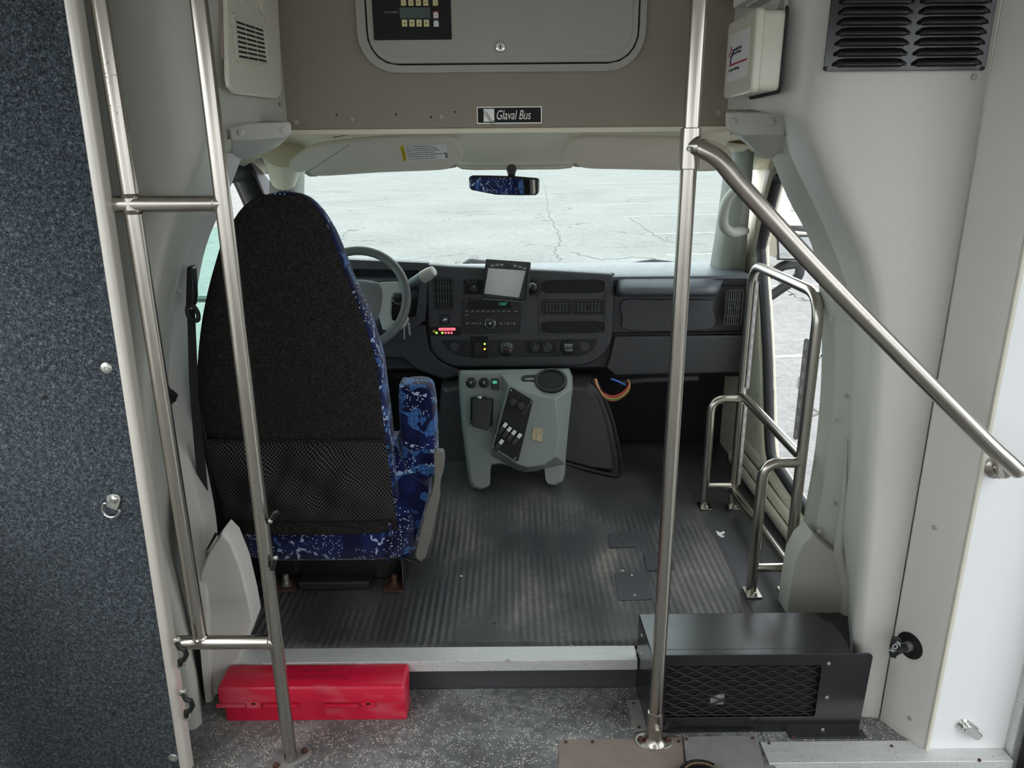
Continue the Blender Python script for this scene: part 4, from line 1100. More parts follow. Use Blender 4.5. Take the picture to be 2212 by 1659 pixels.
m = MB(); a = R(-45); ca, sa = math.cos(a), math.sin(a); m.prism(P0, [(cg[0] - .0012 * sa, cg[1] + .0012 * ca), (cg[0] + .021 * ca, cg[1] + .021 * sa), (cg[0] + .0012 * sa, cg[1] - .0012 * ca)], .0004, .0010); m.build('needle', MT['redink'], ga)
for i, s in enumerate(('20', '40', '60', '80', '100', '120')):
    a = R(205 - i * 46); text(s, P0, cg[0] + .0145 * math.cos(a), cg[1] + .0145 * math.sin(a), .005, MT['whiteink'], ga)
hv = panel_box(1137, 739, 1201, 763, 0, .0035, 'fan_panel', MT['pit'], sp, r=.003)
for x, rr, k in ((1155, 8, 10), (1182, 9, 35)):
    kn = knob(PBz, x, 751, rr, hv, MT['dash'], .012, False, 'fan_knob', .0035)
    u, v = PBz.px(x, 751, .0155); Pq = PBz.off(.0155).rot(u, v, R(k)); MB().fbox(Pq, -.003, .003, -.012, .013, 0, .003).build('grip', MT['dash'], kn, bevel=.001)
    m = MB()
    for i in range(5): a = R(150 - i * 38); m.lathe(PBz.P(x, 751, .0035) + PBz.ux * .019 * math.cos(a) + PBz.uy * .019 * math.sin(a), PBz.n, [(.0011, 0), (.0011, .0004), (0, .0004)], 6)
    m.build('dots', MT['whiteink'], hv)
hm = knob(PBz, 1227.7, 750, 16.5, sp, MT['pit'], .006, False, 'hour_meter', .0025)
Ph = PBz.off(.0086); u, v = PBz.px(1227.7, 750, .0086)
text('Honeywell', Ph, u, v + .012, .0075, MT['whiteink'], hm); text('QUARTZ', Ph, u, v + .005, .0075, MT['whiteink'], hm); text('0 1 1 8 6', Ph, u, v - .004, .0075, MT['whiteink'], hm); text('HOURS', Ph, u + .003, v - .013, .0085, MT['whiteink'], hm)
for x, y in ((1207.5, 736.5), (1207.5, 766)): screw(sp, PBz.P(x, y, .0025), PBz.n, MT['gasket'], .0035)

# instrument hood and dials behind the wheel, column shroud
hood = [(735, 560), (925, 568), (922, 650), (918, 692), (900, 706), (850, 716), (735, 716)]
PHd = PD.off(.03)
m = MB(); m.ring(PHd, PHd.poly(hood), PHd.poly([(745, 581), (905, 585), (905, 640), (898, 684), (850, 700), (745, 700)]), -.05, .0, 72); m.build('instrument_hood', MT['dash'], t, bevel=.006)
PI = front(DY + .012)
m = MB(); m.prism(PI, PI.poly([(740, 575), (915, 578), (912, 712), (740, 712)]), -.01, 0); ic = m.build('instrument_panel', MT['pit'], t)
for x, y, rr in ((820, 628, 26), (862, 640, 17)):
    c = PI.P(x, y, .001); r = rr / FPX * (c - CAM).dot(Fd)
    MB().tube([c + V((r * math.cos(a / 24 * 6.283), 0, r * math.sin(a / 24 * 6.283))) for a in range(24)], .0012, 6, True).build('dial_ring', MT['lightgrey'], ic)
    m = MB(); u, v = PI.px(x, y)
    for i in range(19):
        a = R(220 - i * 14.4); ca, sa = math.cos(a), math.sin(a); w = .0008
        m.prism(PI, [(u + r * .84 * ca - w * sa, v + r * .84 * sa + w * ca), (u + r * .95 * ca - w * sa, v + r * .95 * sa + w * ca), (u + r * .95 * ca + w * sa, v + r * .95 * sa - w * ca), (u + r * .84 * ca + w * sa, v + r * .84 * sa - w * ca)], .001, .0016)
    m.build('dial_marks', MT['whiteink'], ic)
u, v = PI.px(846, 635); text('100', PI, u, v, .014, MT['whiteink'], ic)
u, v = PI.px(864, 636); P0 = PI.rot(u, v, R(135)); MB().fbox(P0, 0, .024, -.001, .001, .001, .002).build('needle', MT['redink'], ic)
lw = PD.poly([(735, 708), (922, 700), (928, 752), (950, 780), (985, 795), (1000, 812), (960, 822), (900, 800), (870, 775), (735, 775)], .012)
m = MB(); m.prism(PD, lw, -.08, .012); m.build('column_cover_panel', MT['dash'], t, bevel=.012, seg=3)

# ---- steering wheel and column
WC = at(771, 645, Y=2.55); wt = R(25); wn_ = V((0, -math.cos(wt), math.sin(wt)))
PWh = PF(WC, (1, 0, 0), (0, math.sin(wt), math.cos(wt)))
t = thing('steering_wheel', 'worn grey steering wheel in front of the driver seat', 'steering wheel', WC)
wr_ = 116.5 / FPX * (WC - CAM).dot(Fd) - .015
MB().tube([PWh.pt(wr_ * math.cos(a / 64 * 6.2832), wr_ * math.sin(a / 64 * 6.2832)) for a in range(64)], .0158, 14, True).build('rim', MT['wheel'], t)
m = MB(); pd = cr([(-.085, .055), (0, .075), (.085, .055), (.098, 0), (.08, -.07), (0, -.098), (-.08, -.07), (-.098, 0)], 4, True)
m.loft([[PWh.pt(u * s, v * s, d) for u, v in pd] for s, d in ((1, -.055), (1, -.025), (.95, -.010), (.80, -.001), (.3, .003))]); m.build('airbag_pad', MT['pad'], t)
for sg in (1, -1):
    m = MB()
    sp_ = [(.075, .060), (.125, .062), (.165, .060), (.182, .045), (.180, .015), (.150, .020), (.128, .022), (.118, .005), (.116, -.05), (.120, -.075), (.150, -.082), (.172, -.055), (.180, -.07), (.165, -.098), (.130, -.118), (.090, -.11), (.075, -.06), (.08, 0)]
    m.prism(PWh, [(u * sg, v) for u, v in sp_], -.030, -.006); m.build('spoke', MT['spoke'], t, bevel=.005, seg=3)
m = MB(); m.tube([PWh.pt(0, 0, -.05), PWh.pt(0, 0, -.12), PWh.pt(.0, -.01, -.30)], [.06, .068, .075], 20); cl = m.build('column_shroud', MT['dash'], t)
# gear lever and key
t = thing('gear_lever', 'grey column gear lever pointing up to the right of the steering wheel', 'lever', at(886, 618, Y=2.68))
c0, c1, c2, c3 = at(868, 628, Y=2.70), at(889, 612, Y=2.66), at(912, 600, Y=2.64), at(938, 584, Y=2.62)
MB().tube([c0, c1, c1.lerp(c2, .5), c2], [.010, .016, .019, .021], 16).build('stalk', MT['dashtop'], t)
MB().tube([c2, c2.lerp(c3, .05), c2.lerp(c3, .5), c3.lerp(c2, .06), c3], [.020, .0225, .022, .018, .010], 16).build('grip', MT['lightgrey'], t)
t = thing('ignition_key', 'silver key hanging from the ignition behind the steering wheel rim', 'key', at(878, 705, Y=2.66))
PK = front(2.66)
m = MB(); m.prism(PK, PK.poly([(880, 698), (885, 697), (888, 722), (886, 726), (883, 722)]), 0, .002); m.build('key', MT['zinc'], t)
m = MB(); m.prism(PK, PK.poly([(872, 708), (875, 708), (875, 732), (872, 733)]), .002, .004); m.build('tag', MT['lightgrey'], t)
m = MB(); c = PK.P(880, 700, .002); m.tube([c + V((.008 * math.cos(a), 0, .008 * math.sin(a))) for a in [i * .52 for i in range(12)]], .001, 6, True); m.build('ring', MT['chrome'], t)

# ---- monitor on the dash
mA, mB_, mC = at(1049, 559, Y=2.745), at(1147, 566, Y=2.74), at(1031, 646, Y=2.71)
PM = PF(mA, mB_ - mA, mA - mC)
t = thing('dash_monitor', 'small tilted monitor with a dusty screen, its pale reflection painted in, and black sun hood on the dash', 'monitor', mC)
W, Hh = (mB_ - mA).length, (mA - mC).length
m = MB(); m.prism(PM, rrect(0, W, -Hh, 0, .006), -.030, 0); hs = m.build('housing', MT['dash'], t, bevel=.003)
sc_ = PM.poly([(1055, 579), (1136, 585), (1121, 643), (1046, 634)], .001)
m = MB(); m.prism(PM, sc_, 0, .0012); m.build('screen', MT['screen'], t, label='dusty grey screen with its pale reflection in the colour')
x0, x1, y0, y1 = sc_[3][0], sc_[1][0], sc_[2][1], sc_[0][1]
for nm, pts in (('left', (-.0, .004)), ('right', (W - .014, W - .010))):
    Ps = PF(PM.pt(pts[0] + .002, 0, 0), PM.n, PM.uy); m = MB()
    m.prism(Ps, [(0, -.030), (.006, -.026), (.016, -.05), (.034, -Hh + .03), (.046, -Hh + .006), (.046, -Hh), (0, -Hh)], -.0018, .0018)
    m.build('hood_flap', MT['black'], t)
m = MB(); m.fbox(PM, .001, W - .009, -Hh - .001, -Hh + .003, 0, .046); m.build('hood_flap', MT['dashtop'], t)
bt = [(.16, -.023), (.26, -.020), (.36, -.018), (.52, -.024), (.66, -.018), (.77, -.021), (.87, -.025)]
for i, (a, b) in enumerate(bt):
    m = MB(); m.prism(PM, rrect(a * W - .0065, a * W + .0065, b - .003, b + .003, .001), 0, .0022); bb = m.build('button', MT['lightgrey'] if i != 3 else MT['black'], t)
m = MB(); m.tube([PM.pt(W * (.10 + .85 * i / 14), -.018 + .007 * math.sin(math.pi * i / 14), .0006) for i in range(15)], .0007, 6); m.build('moulding_line', MT['dashtop'], t)
pq = [PBz.px(1146, 602), PBz.px(1163, 640)]
m = MB(); m.prism(PBz, rrect(pq[0][0], pq[1][0], pq[1][1], pq[0][1], .004), .001, .005); br_ = m.build('mount_plate', MT['black'], t)
for y in (607, 636): screw(br_, PBz.P(1158.5, y, .005), PBz.n, MT['gasket'], .004)
c = PBz.P(1150, 622, .03); m = MB(); m.ell(c, .022, .022, .022); m.tube([c, PM.pt(W * .8, -Hh * .55, -.03)], .012, 12); m.tube([c, PBz.P(1152, 622, .004)], .014, 12); m.build('ball_mount', MT['black'], t)

# ================================================================ ENGINE CONSOLE
t = thing('engine_cover', 'black moulded engine cover behind the grey console', 'engine cover', (0, 2.8, CZ))
PE = front(2.80)
ec = PE.poly([(952, 840), (990, 832), (1100, 832), (1278, 832), (1300, 850), (1322, 915), (1339, 1000), (1334, 1022), (1280, 1016), (1222, 1000), (1000, 1010), (948, 1020), (940, 990)])
m = MB(); n = len(ec)
cu, cv = 0.03, .35
m.loft([[PE.pt(u, v, d) for u, v in ec] if k is None else [PE.pt(cu + (u - cu) * k, cv + (v - cv) * k, d) for u, v in ec] for k, d in ((1.04, -.37), (1.03, -.15), (1.0, -.03), (.93, .0))])
m.build('cover', MT['darkfloor'], t, bevel=.01, seg=3, ang=60)
m = MB(); PE2 = front(2.79)
m.tube([PE2.P(x, y) for x, y in cr([(1278, 822), (1302, 852), (1326, 920), (1342, 1000), (1341, 1018), (1332, 1027), (1290, 1019), (1222, 1001)], 5)], .008, 8); m.build('seal_lip', MT['gasket'], t)
m = MB(); m.tube([PE2.P(x, y) for x, y in cr([(940, 1018), (975, 1017), (1010, 1005)], 5)], .008, 8); m.build('seal_lip', MT['gasket'], t)

t = thing('engine_console', 'moulded grey console with cup holder and switch panel standing below the dash centre', 'console', (0.02, 2.62, CZ))
o1 = at(1036, 1056, Y=2.56); o2 = at(1110, 800, Y=2.70)
PO = PF(o1, (1, 0, 0), (0, o2.y - o1.y, o2.z - o1.z))
so_ = [(991, 799), (1110, 797), (1231, 795), (1238, 812), (1239, 838), (1235, 870), (1229, 927), (1224, 983), (1222, 1024), (1217, 1043), (1202, 1051), (1186, 1049), (1181, 1038), (1179, 1013), (1160, 1019), (1137, 1021), (1117, 1016), (1097, 1007), (1076, 1003), (1058, 1006), (1056, 1020), (1055, 1052), (1037, 1060), (1018, 1056), (1011, 1040), (1004, 983), (996, 916), (990, 848), (989, 812)]
uv = PO.poly(so_)
m = MB(); cu = sum(p[0] for p in uv) / len(uv); cv = sum(p[1] for p in uv) / len(uv)
m.loft([[PO.pt(u, v, -.09) for u, v in uv], [PO.pt(u, v, -.03) for u, v in uv], [PO.pt(cu + (u - cu) * .975, cv + (v - cv) * .985, -.008) for u, v in uv], [PO.pt(cu + (u - cu) * .93, cv + (v - cv) * .95, 0) for u, v in uv]])
m.build('console_body', MT['console'], t, bevel=.004, ang=60)
r1 = [(1081, 808), (1160, 802), (1231, 800), (1237, 838), (1228, 927), (1221, 1004), (1180, 1012), (1137, 1021), (1117, 1016), (1060, 985), (1076, 900), (1088, 850)]
r2 = [(1098, 829), (1131, 846), (1170, 858), (1200, 862), (1207, 930), (1203, 985), (1176, 1004), (1140, 1010), (1119, 1004), (1062, 967), (1080, 905), (1096, 845)]
DP = .075
A = [PO.pt(*p, -.002) for p in PO.poly(r1, -.002)]; B = [PO.pt(*p, DP) for p in PO.poly(r2, DP)]
m = MB(); m.loft([A, [a.lerp(b, .93) for a, b in zip(A, B)], B]); m.build('switch_pod', MT['console'], t, bevel=.014, seg=4, ang=60)
POs = PO.off(DP)
sw = [(1101, 839), (1105, 837), (1147, 862), (1151, 867), (1120, 994), (1116, 997), (1068, 966), (1066, 962)]
m = MB(); m.prism(POs, POs.poly(sw), 0, .004); pl2 = m.build('switch_plate', MT['pit'], t, bevel=.001)
PSp = POs.off(.004)
for x, y in ((1104, 843), (1147, 868), (1113, 990)): screw(pl2, PSp.P(x, y), PSp.n, MT['zinc'], .0035)
a, b = PSp.P(1087, 915), PSp.P(1118, 938); uxs = (b - a).normalized()
vs_ = (PSp.P(1108, 843) - PSp.P(1075, 960)).normalized()
PSk = PF(PSp.o, uxs, vs_)
for x, y in ((1108, 868), (1126, 877)): knob(PSp, x, y, 8, pl2, MT['black'], .016, False, 'wiper_knob')
def rocker(P, x, y, w, h, parent, white=True, name='rocker_switch'):
    u, v = P.px(x, y); Pk = P.rot(u, v, 0)
    sh = [(-h / 2, 0), (h / 2, 0), (h / 2, .010), (h * .1, .013), (-h / 2, .006)]
    Ps = PF(Pk.pt(-w / 2, 0), Pk.uy, Pk.n)
    o = MB().prism(PF(Pk.o, Pk.uy, Pk.n), sh, -w / 2, w / 2).build(name, MT['black'], parent, bevel=.001)
    if white:
        MB().fbox(Pk, -w * .40, w * .40, h * .12, h * .46, .0115, .0135).build('legend', MT['whiteink'], o)
    return o
for x, y in ((1086, 925), (1095, 934), (1105, 941), (1117, 948), (1078, 961)): rocker(PSk, x, y, .0165, .052, pl2)
MB().lathe(PSp.P(1093, 904), PSp.n, [(.005, 0), (.005, .002), (.003, .003), (0, .003)], 12).build('screw', MT['gasket'], pl2)
MB().fbox(PSk, *(lambda c: (c[0] - .004, c[0] + .004, c[1] - .03, c[1] + .03))(PSk.px(1140, 880)), 0, .002).build('seam', MT['black'], pl2)
# cup holder on the sloping shelf
pa, pb, pc = A[0], A[2], B[3].lerp(B[2], .5)
PCu = PF(pa, pb - pa, pa - pc)
c = PCu.px(1190, 821, .008); rr = 36 / FPX * (at(1190, 821, Y=2.62) - CAM).dot(Fd)
m = MB(); m.ring(PCu, circ(c[0], c[1], rr, 40, rr * .92), circ(c[0], c[1], rr * .80, 40, rr * .74), -.004, .012, 64); cup = m.build('cup_holder', MT['black'], t, bevel=.003)
m = MB(); m.prism(PCu, circ(c[0], c[1], rr * .84, 36, rr * .78), .0, .007); m.build('well', MT['pit'], cup)  # flat disc, shade of the hollow painted as near-black
hd = PCu.px(1142, 818, .008)
m = MB(); m.ring(PCu, rrect(hd[0] - .028, c[0] - rr * .75, hd[1] - .017, hd[1] + .017, .016), rrect(hd[0] - .014, c[0] - rr * .8, hd[1] - .006, hd[1] + .006, .005), -.002, .010, 48); m.build('handle_slot', MT['black'], cup, bevel=.002)
# left face: knobs, fan rocker, black relay box
for x in (1018, 1046):
    u, v = PO.px(x, 827); kb = MB().lathe(PO.pt(u, v), PO.n, [(.0205, 0), (.0205, .004), (.019, .005), (.0135, .006), (.012, .017), (.010, .019), (0, .019)], 24).build('rotary_knob', MT['black'], t)
    m = MB()
    for a in (40, 90, 140): m.fbox(PO, u + .016 * math.cos(R(a)) - .0014, u + .016 * math.cos(R(a)) + .0014, v + .016 * math.sin(R(a)) - .0014, v + .016 * math.sin(R(a)) + .0014, .005, .0056)
    m.fbox(PO, u - .002, u + .002, v - .002, v + .004, .019, .0195)
    m.build('marks', MT['whiteink'], kb)
a, b = PO.px(1061, 842), PO.px(1078, 818); m = MB(); m.prism(PO, rrect(a[0], b[0], a[1], b[1], .003), 0, .008); fr = m.build('fan_rocker', MT['black'], t, bevel=.002)
MB().fbox(PO, a[0] + .006, b[0] - .008, (a[1] + b[1]) / 2 + .002, b[1] - .008, .008, .0086).build('legend', MT['clock'], fr)
bx = PO.poly([(1020, 861), (1060, 861), (1064, 866), (1058, 924), (1052, 929), (1022, 922), (1019, 915)], .045)
m = MB(); m.prism(PO, bx, .012, .045); rl = m.build('relay_box', MT['black'], t, bevel=.003)
m = MB(); bp_ = PO.poly([(1017, 858), (1066, 861), (1064, 921), (1016, 916)], .014); m.prism(PO, bp_, -.002, .014); m.build('bracket', MT['pit'], rl)
m = MB(); c = PO.P(1036, 862, .03); m.tube([c, c + PO.uy * .010, c + PO.uy * .012], [.009, .009, .006], 14); m.build('connector', MT['zinc'], rl)
m = MB(); c = PO.P(1048, 861, .03); m.tube([c, c + PO.uy * .010], .005, 10); m.build('connector', MT['black'], rl)
for x, y in ((1062, 870), (1058, 913), (1019, 911)): screw(rl, PO.P(x, y, .014), PO.n, MT['zinc'], .003)
MB().lathe(PO.P(1026, 942), PO.n, [(.006, 0), (.004, .001), (0, -.001)], 12).build('plug', MT['console'], t)
PLt = PF(POs.pt(*POs.px(1162, 939), .0), (.93, .37, -.0), PO.uy)
u, v = PLt.px(1162, 939)
PLt = POs
m = MB(); m.prism(PLt, PLt.poly([(1152, 921), (1174, 927), (1170, 956), (1148, 948)]), 0, .004); lt = m.build('tin_latch', MT['brass'], t, bevel=.0008, label='small dull brass latch plate')
m = MB(); c = PLt.P(1161, 936, .004); m.tube([PLt.P(1155, 931, .005), PLt.P(1161, 938, .006), PLt.P(1169, 933, .005)], .0018, 6); m.tube([PLt.P(1161, 938, .006), PLt.P(1160, 947, .005)], .0018, 6); m.build('latch_tongue', MT['chrome'], lt)

# ---- loose wiring under the dash
t = thing('loose_wiring', 'loop of loose coloured wires hanging under the passenger side of the dash', 'wiring', at(1320, 830, Y=2.80))
for i, k in enumerate(('wr', 'wp', 'wr', 'wy', 'wg', 'wo')):
    s = i * 2.2; pts = [(1284 + i * .8, 818), (1290 + i, 836 + s * .3), (1304, 849 + s * .8), (1322, 855 + s), (1340, 850 + s), (1352 + i, 840 + s * .6), (1359 + i * .4, 829 + s * .2), (1356, 820)]
    MB().tube([at(x, y, Y=2.745 + .006 * (i % 3)) for x, y in cr(pts, 4)], .0022, 6).build('wire', MT[k], t)
MB().tube([at(x, y, Y=2.76) for x, y in ((1320, 818), (1338, 825), (1352, 832))], .004, 6).build('wire', MT['wb'], t)
m = MB()
cp_ = [at(x, y, Y=2.80) for x, y in cr([(1340, 828), (1380, 823), (1430, 821), (1470, 820), (1508, 818)], 12)]
m.tube(cp_, [.011 + .0016 * (i % 2) for i in range(len(cp_))], 10)
m.build('corrugated_conduit', MT['gasket'], t)
# dark toe board under the dash
m = MB(); m.box(-1.1, 1.1, 3.21, 3.25, CZ - .05, .90); m.box(-.95, -.36, 2.96, 3.2, zlo - .05, zlo - .02); m.box(.42, .95, 2.96, 3.2, zlo - .05, zlo - .02)
struct(m.build('wall_front', MT['pit'], None))

# ================================================================ DRIVER SEAT
ST = [(416, 594, 634), (420, 574, 648), (427, 556, 662), (438, 538, 675), (454, 520, 688), (476, 504, 702), (512, 481, 720), (560, 465, 738), (603, 452, 753), (650, 440, 772), (705, 429, 794), (784, 420, 817), (850, 419, 826), (945, 438, 838), (1040, 466, 850), (1125, 488, 862), (1150, 496, 866)]
SY = lambda y: 1.86 + (y - 418) / 732 * .115
t = thing('driver_seat', 'high-back driver seat with black felt back, netting pocket and blue patterned sides', 'seat', (-.6, 2.2, CZ))
NS = 40
def sring(y, xl_, xr_, grow=0, depth=None, half=False):
    Y = SY(y); a, b = at(xl_, y, Y=Y), at(xr_, y, Y=Y); w = (b.x - a.x) / 2 + grow; c = (a.x + b.x) / 2
    d = depth or min(.15, .012 + w * .52); out = []
    for i in range(NS):
        th = 2 * math.pi * i / NS; ct, st_ = math.cos(th), math.sin(th)
        e = .55
        ex = math.copysign(abs(ct) ** .42, ct); ey = math.copysign(abs(st_) ** .42, st_)
        # a slightly domed rear face
        out.append(V((c + ex * w, Y + d / 2 + ey * (d / 2 + grow) - .012 * (1 - ex * ex) * (1 if ey < 0 else 0), a.z)))
    return out
SS = [tuple(p) for p in cr(ST, 4)]
rings = [sring(*p) for p in SS]
c0 = sum(rings[0], V()) / NS
rings = [[c0 + V((0, 0, .004)) + (p - c0) * .4 for p in rings[0]]] + rings
m = MB(); m.loft(rings); back = m.build('backrest', MT['fabric'], t, ang=70, label='blue patterned upholstery of the backrest')
# felt cover over the rear face, down to a soft hem
def rear(y, xl_, xr_, off, hem=0):
    r = sring(y, xl_, xr_, 0); Y = SY(y); c = (r[0].x + r[NS // 2].x) / 2
    seg = [r[i % NS] for i in range(NS // 2 + 1, NS - 2)]
    return [V((c + (p.x - c) * (1.0 + .006), p.y - off, p.z)) for p in seg]
rows = [rear(*p, .006) for p in SS if p[0] >= 421]
m = MB(); m.grid(rows); m.build('felt_cover', MT['felt'], back, ang=80, solid=.006, label='charcoal black felt cover')
# netting pocket with folds
rows = []
for i in range(29):
    s = i / 28; y = 946 + s * 170
    xl_ = 444 + (490 - 444) * s; xr_ = 836 + (858 - 836) * s
    Y = SY(y); a, b = at(xl_, y, Y=Y), at(xr_, y, Y=Y); row = []
    for j in range(81):
        u = j / 80; bul = math.sin(math.pi * s) ** .7 * math.sin(math.pi * u) ** .5
        f = .008 * math.sin(23 * u + 5 * s) + .012 * math.sin(14 * u - 7 * s + 1) + .006 * math.sin(39 * u + 9 * s)
        p = a.lerp(b, u); row.append(p + V((0, -.020 - .030 * bul - f * bul, -.008 * math.sin(math.pi * u) * s)))
    rows.append(row)
m = MB(); m.grid(rows); pk = m.build('netting_pocket', MT['net'], back, ang=80, solid=.002, label='stretchy black netting pocket')
m = MB(); m.tube([p + V((0, -.003, 0)) for p in rows[0]], .005, 8); m.build('pocket_hem', MT['felt'], pk)
# cushion
def cring(z, x0, x1, y0, y1, e=.35):
    cx, cy, w, h = (x0 + x1) / 2, (y0 + y1) / 2, (x1 - x0) / 2, (y1 - y0) / 2
    return [V((cx + math.copysign(abs(math.cos(q)) ** e, math.cos(q)) * w, cy + math.copysign(abs(math.sin(q)) ** e, math.sin(q)) * h, z)) for q in [2 * math.pi * i / 40 for i in range(40)]]
za_, zb2 = at(700, 1212, Y=1.98).z, at(700, 1120, Y=1.98).z
xa_, xb_ = at(496, 1170, Y=1.99).x, at(906, 1150, Y=1.99).x
m = MB(); m.loft([cring(za_, xa_ + .02, xb_ - .02, 1.985, 2.48), cring(za_ + .012, xa_ + .004, xb_ - .006, 1.972, 2.5), cring(zb2 - .01, xa_ + .01, xb_, 1.972, 2.52), cring(zb2 + .05, xa_ + .02, xb_ - .005, 1.99, 2.52), cring(zb2 + .085, xa_ + .06, xb_ - .04, 2.05, 2.48)])
m.build('seat_cushion', MT['fabric'], t, ang=70)
pp = front(1.97); m = MB(); m.tube([pp.P(x, y) for x, y in cr([(842, 1130), (845, 1170), (838, 1212)], 5)], .004, 8); m.build('piping', MT['fabric'], t)
# side bolster between back and cushion on the right
m = MB(); PBo = front(2.02); m.prism(PBo, PBo.poly(cr([(850, 960), (880, 1020), (915, 1045), (925, 1062), (905, 1140), (885, 1200), (860, 1205), (852, 1100)], 4, True)), -.20, 0); m.build('side_bolster', MT['fabric'], t, bevel=.02, seg=4)
# raised armrest
PA = front(2.03); ar = cr([(858, 850), (868, 837), (900, 834), (924, 839), (935, 862), (940, 930), (942, 990), (938, 1030), (918, 1048), (886, 1057), (872, 1046), (864, 980)], 4, True)
m = MB(); q = PA.poly(ar); cu = sum(p[0] for p in q) / len(q); cv = sum(p[1] for p in q) / len(q)
m.loft([[PA.pt(cu + (u - cu) * s, cv + (v - cv) * (1 - (1 - s) * .5), d) for u, v in q] for s, d in ((.7, -.13), (.93, -.115), (1, -.09), (1, -.035), (.95, -.012), (.85, -.003), (.6, 0))])
m.build('armrest', MT['fabric'], t, ang=70, label='padded blue armrest folded up beside the backrest')
# seat-side lever
PLv = front(1.99)
m = MB(); m.prism(PLv, PLv.poly([(937, 979), (940, 975), (956, 976), (959, 981), (960, 1000), (957, 1022), (952, 1036), (949, 1060), (950, 1075), (940, 1120), (929, 1170), (919, 1206), (909, 1214), (899, 1208), (897, 1198), (908, 1150), (921, 1095), (933, 1062), (938, 1036)]), -.03, 0)
lv = m.build('tilt_handle', MT['leverg'], t, bevel=.006, seg=3, label='grey plastic arm at the seat side')
m = MB(); m.tube([PLv.P(904, 1212, -.01), PLv.P(890, 1212, -.015), PLv.P(872, 1205, -.02)], .005, 8); m.build('cable', MT['black'], lv)
# base
m = MB(); m.box(-.83, -.33, 2.06, 2.46, CZ + .005, za_ + .01); m.build('pedestal', MT['bpaint'], t, bevel=.01)
m = MB(); a, b = front(2.03).px(650, 1278), front(2.03).px(800, 1236)
m.box(a[0], b[0], 2.00, 2.09, CZ + .004, CZ + .035); m.build('base_cover', MT['gasket'], t, bevel=.008)
for x, xw in ((614, 1), (850, -1)):
    c = at(x, 1280, Z=CZ + .004); m = MB()
    m.box(c.x - .032, c.x + .032, c.y - .006, c.y + .09, CZ + .009, CZ + .014); br_ = None; m2 = MB(); m2.box(c.x - .034 if xw > 0 else c.x + .030, c.x - .030 if xw > 0 else c.x + .034, c.y - .004, c.y + .1, CZ + .009, za_ + .01)
    m2.build('side_plate', MT['bpaint'], t, bevel=.002); br_ = m.build('rear_bracket', MT['rust'], t, bevel=.002, label='rusty steel bracket')
    m = MB(); m.lathe((c.x, c.y + .028, CZ + .013), (0, 0, 1), [(.016, 0), (.016, .006), (.009, .008), (.009, .035), (.006, .038), (0, .038)], 12); m.build('stud', MT['zinc' if xw > 0 else 'rust'], br_)

# ---- seat belt on the left pillar
t = thing('seat_belt', 'black seat belt hanging from its guide on the left cab pillar', 'seat belt', at(440, 1180, Y=1.90))
PSB = front(1.87)
m = MB(); m.prism(PSB, PSB.poly([(404, 668), (420, 668), (428, 860), (441, 985), (450, 1080), (462, 1160), (446, 1185), (430, 1080), (419, 960), (408, 820)]), -.004, 0); m.build('webbing', MT['hair'], t)
m = MB(); m.prism(PSB, PSB.poly([(402, 578), (410, 574), (416, 579), (419, 640), (416, 662), (400, 668)]), -.03, .0); m.build('height_adjuster', MT['black'], t, bevel=.004)
m = MB(); m.tube([PSB.P(x, y, .004) for x, y in cr([(405, 665), (416, 660), (427, 675), (428, 690), (420, 692), (408, 684)], 4, True)], .006, 8, True); m.build('belt_guide', MT['gasket'], t)
m = MB(); m.box(-.96, -.93, 1.92, 2.02, .2, .78); m.box(-.955, -.90, 2.0, 2.03, .2, .74)
struct(m.build('trim_12', MT['dash'], None, bevel=.006))
# dark slot where the belt enters the cover
PQ2 = front(1.655); m = MB(); m.prism(PQ2, PQ2.poly([(446, 1186), (465, 1150), (471, 1153), (449, 1188)]), -.001, .001); m.build('belt_slot', MT['pit'], cover_l)

# ================================================================ SUN VISORS, MIRROR
def visor(label, pts, Y0, Y1, clips):
    y0 = min(p[1] for p in pts); y1 = max(p[1] for p in pts)
    a, b = at(1106, y0, Y=Y0), at(1106, y1, Y=Y1); P = PF(b, (1, 0, 0), a - b)
    q = cr(P.poly(pts), 4, True); cu = sum(p[0] for p in q) / len(q); cv = sum(p[1] for p in q) / len(q)
    t = thing('sun_visor', label, 'sun visor', P.pt(cu, cv), 'cab sun visors')
    m = MB(); m.loft([[P.pt(cu + (u - cu) * s, cv + (v - cv) * k, d) for u, v in q] for s, k, d in ((.96, .9, -.020), (1, 1, -.014), (1, 1, -.006), (.985, .93, .0))])
    vp = m.build('panel', MT['visor'], t, ang=50)
    m = MB(); k = [(cu + (u - cu) * .978, cv + (v - cv) * .90) for u, v in q]; m.tube([P.pt(u, v, .0005) for u, v in k], .0008, 5, True); m.build('stitching', MT['paper'], vp)
    for pts_ in clips:
        m = MB(); m.prism(P, P.poly(pts_), -.022, -.004); m.build('clip', MT['lightgrey'], t, bevel=.002)
    return t, vp, P
t, vp, P = visor('left sun visor with a white and yellow warning label', [(624, 362), (630, 346), (662, 324), (704, 312), (776, 304), (850, 298), (930, 295), (972, 297), (990, 308), (1000, 330), (996, 348), (978, 360), (955, 369), (820, 375), (688, 383), (664, 372), (640, 374)], 2.36, 2.47,
                   [[(661, 372), (685, 384), (668, 384), (657, 377)], [(964, 360), (984, 358), (986, 364), (960, 368)]])
a, b = P.px(871, 348, .002), P.px(968, 309, .002); Pr = P.rot(a[0], a[1], R(2.6)).off(.0008)
w, h = (b[0] - a[0]) * .985, (b[1] - a[1]) * .86
m = MB(); m.fbox(Pr, 0, w, 0, h, 0, .0006); lb = m.build('warning_label', MT['paper'], vp)
m = MB(); m.fbox(Pr, 0, w * .085, 0, h, .0006, .001); m.build('yellow_band', MT['yellow'], lb)
